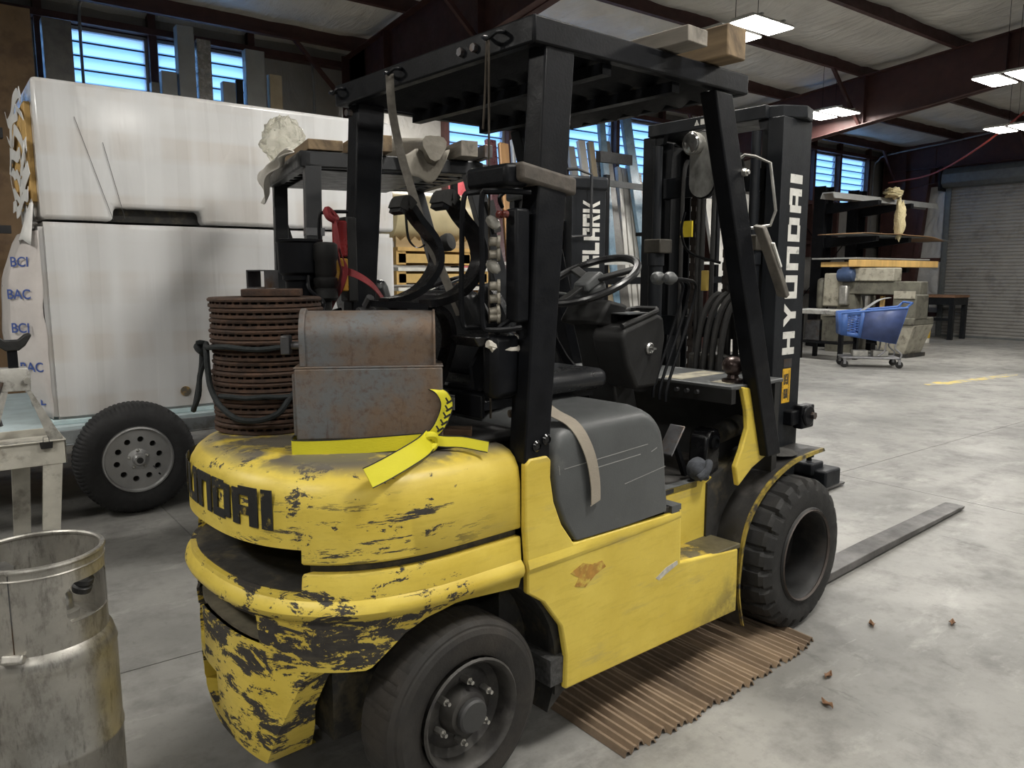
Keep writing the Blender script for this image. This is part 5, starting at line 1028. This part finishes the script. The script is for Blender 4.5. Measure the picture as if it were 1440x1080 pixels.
for nm, xt, zt, xb, w, m, lab in LEAN:
    d = Vector((xt-xb, .75, zt)); L = d.length
    g = G().box(-w/2, w/2, -.04, .04, 0, L)
    zz = d.normalized(); xx = (Vector((1,0,0)) - zz*zz.x).normalized(); yy = zz.cross(xx)
    M3 = Matrix((xx, yy, zz)).transposed()
    o = ob(nm, g, m, None, loc=(xb, 9.58, .04), bevel=.008); o.rotation_euler = M3.to_euler(); tag(o, lab, 'profile', 'profiles leaning on the wall rack')
AF = thing('profile_rack', 'long steel rack with horizontal rails holding leaning profiles', 'rack', (9.0, 9.45, 0))
railg = mat('rail_grey', (.10,.105,.11), .5, .3); railw = mat('rail_white', (.48,.48,.46), .5)
ob('rail', G().bar((-2.9,.10,3.12),(3.1,.10,3.02),.05,.10), railg, AF); ob('rail', G().bar((-2.9,-.08,1.72),(4.5,-.08,1.80),.05,.05), railw, AF); ob('rail', G().bar((-2.9,-.06,1.45),(4.5,-.06,1.48),.05,.12), black, AF)
for x in (-2.85, .15, 3.05, 4.4): ob('rack_upright', G().box(x-.04,x+.04,.05,.13,0,3.2), black, AF); 
for x, z in ((-.4,2.25),(.9,2.25),(1.9,2.25),(-1.8,2.25)): ob('rack_peg', G().box(x-.08,x+.08,-.12,.05,z-.03,z+.03), black, AF)
ob('rack_arm', G().bar((-.6,-.5,3.36),(.5,-.1,3.44),.08,.16), black, AF)
# bundled roll on pallets
crm = mat('cream_wrap', (.62,.52,.31), .4, 0, .1, 5, .4, 10); wst = mat('white_board', (.66,.64,.58), .5)
tag(ob('wrapped_roll', G().lathe([(.05,-.02),(.22,0),(.275,.03),(.285,.2),(.28,.6),(.285,.95),(.27,1.1),(.2,1.14),(.0,1.14)], (0,0,0), (1,0,0), 28), crm, None, loc=(4.15,7.9,2.215)), 'fat cream film-wrapped roll lying on the timber pallets', 'roll')
tag(ob('wrapped_roll', G().lathe([(.0,0),(.20,0),(.24,.03),(.24,.5),(.22,.55),(0,.56)], (0,0,0), (1,0,0), 24), crm, None, loc=(4.5,8.75,2.44)), 'smaller cream roll behind the fat one under the window', 'roll')
P = thing('timber_pallet', 'stack of yellow timber and white boards under the cream roll', 'pallet', (4.75, 8.0, 0))
for k, z in enumerate((1.82,1.60,1.38,1.16,.94,.70)):
    ob('deck_board', G().box(-.60,.62,-.42,.42,z,z+.04), wst if k else pine, P)
    for x in (-.55,-.1,.30,.56): ob('bearer', G().box(x-.06,x+.06,-.40,.42,z-.15,z), pine, P)
    ob('side_board', G().box(-.58,.60,-.40,-.37,z-.13,z-.03), mat('pine_light', (.60,.40,.14), .6, 0, .2, 5), P)
ob('bearer', G().box(-.55,.56,-.40,.42,0,.55), pine, P)
ob('scalloped_edge', G().prism([(-.6+.06*i, 1.86 + (.07 if i % 2 else .12)) for i in range(20)] + [(.56,1.86),(-.6,1.86)], 'y', -.38, -.34), fwood, P)

# ================================================================ far right: cantilever rack, saw, cart, table
CR = thing('cantilever_rack', 'black cantilever rack with three tiers of arms near the corner', 'rack', (16.4, 9.6, 0))
for x in (-.7, .65):
    ob('rack_upright', G().box(x-.16,x+.16,-.02,.02,0,3.45).box(x-.17,x-.145,-.13,.13,0,3.45).box(x+.145,x+.17,-.13,.13,0,3.45), black, CR)
    for z in (3.08, 2.36, 1.72): ob('rack_arm', G().prism([(-.10,z-.22),(-.10,z),(-1.25,z+.0),(-1.25,z-.10)], 'x', x-.06, x+.06), black, CR)
    ob('rack_base', G().box(x-.1,x+.1,-1.3,.2,0,.15), black, CR)
def rk(nm, g, m, lab, cat, loc, **k): tag(ob(nm, g, m, None, loc=loc, **k), lab, cat, 'stock on the cantilever rack')
rk('metal_channel', G().prism([(-.16,0),(-.12,.12),(.12,.12),(.16,0),(.14,0),(.105,.10),(-.105,.10),(-.14,0)], 'x', -2.0, 2.4), alug, 'long pale grey metal channel on the top tier of the cantilever rack', 'channel', (16.6,8.85,3.085))
def sheet(u, v):
    x = -1.6+3.6*u; e = max(0, abs(x)-1.0); return (x, -.5+.9*v, .012-.09*e*e - .05*max(0, .3-v)*abs(math.sin(x*2)))
rk('brown_sheet', G().grid(sheet, 30, 6), mat('sheet_brown', (.28,.17,.09), .5, 0, .15, 3), 'brown sheet with drooping ends on the middle tier of the rack', 'sheet', (16.4,8.75,2.40), solid=.012)
rk('dark_sheet', G().grid(lambda u, v: (-1.3+3.9*u, -.4+.8*v, .012-.06*max(0,u-.7)*10*max(0,u-.7)), 26, 4), alug, 'thin dark grey sheet under the brown sheet, right end curling down', 'sheet', (16.4,8.75,2.372), solid=.006)
rk('flat_sheet', G().box(-1.6,1.4,-.5,.5,0,.03), alug, 'flat grey metal sheet on the lowest tier of the rack', 'sheet', (16.4,8.75,1.88))
rk('yellow_timber', G().box(-1.7,1.75,-.08,.08,0,.14), pine, 'long yellow timber on the lowest tier of the rack', 'timber', (16.4,8.3,1.725), bevel=.006)
rk('pallet_board', G().box(-1.5,.3,-.3,.3,0,.10), pine, 'yellow board stacked behind the long timber on the rack', 'plank', (16.4,8.8,1.725), bevel=.006)
q = N('fibre_wool'); c = q.mix(q.noise(10), (.42,.34,.16), (.70,.62,.40)); q.bump(q.noise(25, 6), 1, .04); wool = q.out(c, .95)
def blob(sx, sy, sz, sd):
    def f_(u, v):
        a = 2*math.pi*u; b = math.pi*v; n_ = 1+.5*mnoise.noise((math.cos(a)*math.sin(b)*2+sd, math.sin(a)*math.sin(b)*2, math.cos(b)*4)); return (sx*n_*math.cos(a)*math.sin(b), sy*n_*math.sin(a)*math.sin(b), sz+sz*n_*math.cos(b))
    return G().grid(f_, 18, 16)
rk('wool_tuft', blob(.26,.15,.11,1), wool, 'tuft of yellow insulation wool on the metal channel', 'insulation', (16.7,8.6,3.19), smooth=60)
rk('wool_strip', blob(.12,.10,.42,5), wool, 'ragged strip of yellow insulation wool hanging below the metal channel', 'insulation', (16.55,8.35,2.30), smooth=60)
# horizontal band saw
olive = mat('machine_olive', (.125,.12,.095), .6, .1, .3, 6, .2, 30, dirt=(.06,.055,.045), ds=5); crmm = mat('machine_cream', (.33,.31,.25), .6, 0, .2, 8, dirt=(.14,.13,.10), ds=7)
SAW = thing('band_saw', 'old olive and cream horizontal band saw with a blue motor', 'band saw', (15.0, 8.0, 0))
ob('saw_beam', G().box(-.12,.16,-.98,.75,1.18,1.44), olive, SAW, bevel=.02); ob('blade_cover', G().box(-.16,.14,-.48,.42,1.44,1.70), crmm, SAW, bevel=.02)
ob('wheel_housing', G().loft([[(-.15,.60,.92),(.15,.60,.92),(.15,1.0,.92),(-.15,1.0,.92)],[(-.15,.58,1.60),(.15,.58,1.60),(.15,.98,1.60),(-.15,.98,1.60)]]), crmm, SAW, bevel=.03); ob('guard_flap', G().box(-.12,.12,1.0,1.18,.85,1.50), olive, SAW, bevel=.08, seg=3)
mo = ob('motor', G().lathe([(.05,-.03),(.13,0),(.135,.04),(.135,.26),(.12,.31),(.05,.33)], (-.18,.62,1.56), (0,-1,0), 20), mat('motor_blue', (.05,.08,.16), .35, .2, .2, 10), SAW)
ob('motor_box', G().box(-.24,-.10,.38,.56,1.66,1.72), mat('motor_blue', (.05,.08,.16), .35), mo, bevel=.01)
ob('gearbox', G().box(-.22,.1,.42,.62,.95,1.36), zinc, SAW, bevel=.04); ob('drive_housing', G().box(-.30,.2,-1.0,-.55,.70,1.20), olive, SAW, bevel=.03)
ob('control_panel', G().box(-.32,-.30,-.98,-.58,1.12,1.26), crmm, SAW); ob('saw_neck', G().loft([[(-.1,.2,.7),(.15,.2,.7),(.15,.7,.7),(-.1,.7,.7)],[(-.1,.35,1.25),(.15,.35,1.25),(.15,.65,1.25),(-.1,.65,1.25)]]), olive, SAW)
ob('saw_bed', G().box(-.35,.45,-1.0,.9,.62,.76), olive, SAW, bevel=.02); ob('base', G().loft([[(-.25,-.82,.06),(.4,-.82,.06),(.4,-.3,.06),(-.25,-.3,.06)],[(-.32,-1.0,.62),(.45,-1.0,.62),(.45,-.25,.62),(-.32,-.25,.62)]]), crmm, SAW, bevel=.01)
ob('plinth', G().box(-.3,.45,-.88,-.25,0,.07), pitm, SAW); ob('pedestal', G().box(-.2,.4,.3,.85,0,.62), olive, SAW)
ob('vise', G().box(-.1,.3,-.35,-.05,.76,.92).cyl((-.3,-.9,.80),(.1,-.9,.84),.02), dsteel, SAW, bevel=.01)
for k, (dx, dy) in enumerate(((-.1,.05),(.1,-.15),(.25,.12))): ob('work_piece', G().box(dx-.04,dx+.04,dy-.03,dy+.03,.77,1.15), (zinc, pine, olive)[k], SAW)
# outfeed table
OT = thing('outfeed_table', 'low steel outfeed table standing left of the shopping cart', 'table', (13.45, 8.0, 0))
ob('table_top', G().box(-.3,.3,-.45,.60,.84,.92), mat('top_worn', (.36,.36,.34), .5, .2, .3, 8, dirt=(.1,.1,.1), ds=9), OT, bevel=.01)
for x in (-.26,.26):
    for y in (-.42,.40): ob('leg', G().box(x-.035,x+.035,y-.035,y+.035,0,.84), black, OT)
ob('lower_rail', G().box(-.28,.28,-.42,.40,.30,.34), black, OT); ob('crate_under', G().box(-.2,.2,-.35,.0,.35,.80), olive, OT); ob('crate_under', G().box(-.2,.2,.05,.35,.35,.72), dsteel, OT)
# shopping cart
cbl = mat('cart_blue', (.055,.13,.38), .4, 0, .12, 10); cbd = mat('cart_blue_dark', (.05,.075,.19), .45)
CT = thing('shopping_cart', 'blue plastic shopping cart parked in front of the band saw', 'cart', (12.85, 6.86, 0), -50)
B0 = [(-.50,-.22,.56),(.36,-.24,.42),(.36,.24,.42),(-.50,.22,.56)]; B1 = [(-.52,-.25,.92),(.50,-.29,1.02),(.50,.29,1.02),(-.52,.25,.92)]
def cpt(s_, u, v):
    a = Vector(B0[0 if s_ < 0 else 3]).lerp(Vector(B0[1 if s_ < 0 else 2]), u); b = Vector(B1[0 if s_ < 0 else 3]).lerp(Vector(B1[1 if s_ < 0 else 2]), u); return a.lerp(b, v)
for s in (-1, 1):
    def pan(a, b, c_, d_, n_=2): return G().grid(lambda u, v, s=s: tuple(cpt(s, a+(b-a)*u, c_+(d_-c_)*v)), n_, n_)
    ob('side_panel', pan(.36,1,.0,1), cbd, CT, solid=.02); ob('side_frame', pan(.0,.10,0,1).add(*(lambda g: (g.v, g.f))(pan(.30,.36,0,1))).add(*(lambda g: (g.v, g.f))(pan(.10,.30,0,.14))).add(*(lambda g: (g.v, g.f))(pan(.10,.30,.86,1))), cbl, CT, solid=.026)
    g = G()
    for k in range(7):
        g.tube([cpt(s,.10,.14+.1*k), cpt(s,.30,min(.86,.30+.1*k))], .006, 5).tube([cpt(s,.30,.14+.1*k), cpt(s,.10,min(.86,.30+.1*k))], .006, 5)
    lt = ob('side_lattice', g, cbl, CT); lt['kind'] = 'stuff'
    ob('rim', G().tube([cpt(s,0,1), cpt(s,1,1)], .02, 8), cbl, CT)
ob('front_panel', G().add([B0[0],B0[3],B1[3],B1[0]], [(0,1,2,3)]), cbl, CT, solid=.02); ob('rear_panel', G().add([B0[1],B0[2],B1[2],B1[1]], [(0,1,2,3)]), cbl, CT, solid=.02); ob('basket_floor', G().add(B0, [(0,1,2,3)]), cbl, CT, solid=.02)
cgr = mat('cart_grey', (.22,.22,.23), .45, .3)
ob('handle', G().tube([(.48,-.27,1.02),(.56,-.28,1.10),(.56,.28,1.10),(.48,.27,1.02)], .018, 8), cbl, CT)
for s in (-1, 1):
    ob('frame_tube', G().tube(spline([(.38,s*.22,.42),(.36,s*.22,.34),(.46,s*.23,.24),(.44,s*.24,.17)],4), .014, 7), cgr, CT); ob('frame_tube', G().tube(spline([(.22,s*.2,.45),(.20,s*.2,.28),(.10,s*.2,.2)],4), .014, 7), cgr, CT)
    for x in (-.42, .44):
        w_ = ob('caster', G().lathe([(.0,-.015),(.05,-.015),(.06,-.008),(.06,.008),(.05,.015),(0,.015)], (x, s*.22, .06), (0,1,0), 16), rubber, CT); ob('caster_fork', G().box(x-.02,x+.02,s*.22-.025,s*.22+.025,.06,.15), cgr, w_)
ob('chassis', G().box(-.46,.46,-.24,.24,.15,.18), cgr, CT, bevel=.01)
tag(ob('metal_offcut', G().strap(spline([(-.30,.0,0),(-.12,.0,.12),(.05,.0,.24),(.22,.0,.28)],4), (0,1,0), .22, .006), alug, None, loc=(12.9,6.82,.90), rot=(0,0,R(-50))), 'bent grey sheet metal offcut sticking out of the shopping cart', 'sheet metal')
for k, (dx, lab) in enumerate(((-.15,'left grey metal block on the lower rack of the cart'),(.17,'right grey metal block on the lower rack of the cart'))):
    c_, s_ = math.cos(R(-50)), math.sin(R(-50)); tag(ob('metal_block', G().box(-.12,.12,-.1,.1,0,.10), zinc, None, loc=(12.85+dx*c_, 6.86+dx*s_, .182), rot=(0,0,R(-50)), bevel=.004), lab, 'metal block')
# end-wall bench and bucket
WB = thing('work_table', 'dark wood-topped work table against the roller door', 'table', (20.0, 9.0, 0))
ob('table_top', G().box(-.3,.5,-.52,.55,1.02,1.08), mat('bench_wood', (.22,.12,.07), .6), WB); ob('apron', G().box(-.28,.48,-.50,.53,.84,1.02), mastm, WB)
for x in (-.24,.42):
    for y in (-.45,.48): ob('leg', G().box(x-.05,x+.05,y-.05,y+.05,0,.84), mastm, WB)
ob('stretcher', G().box(-.26,-.22,-.45,.48,.45,.52), mastm, WB)
BK = thing('bucket', 'white and yellow plastic bucket on the floor beside the band saw', 'bucket', (18.4, 8.53, 0))
ob('bucket_body', G().lathe([(.10,0),(.115,.01),(.13,.38),(.138,.38),(.138,.40),(.12,.40)], n=20), wst, BK); ob('label_band', G().lathe([(.121,.12),(.129,.32),(.131,.32),(.123,.12)], n=20, closed=True), mat('bucket_yellow', (.55,.36,.04), .5), BK)
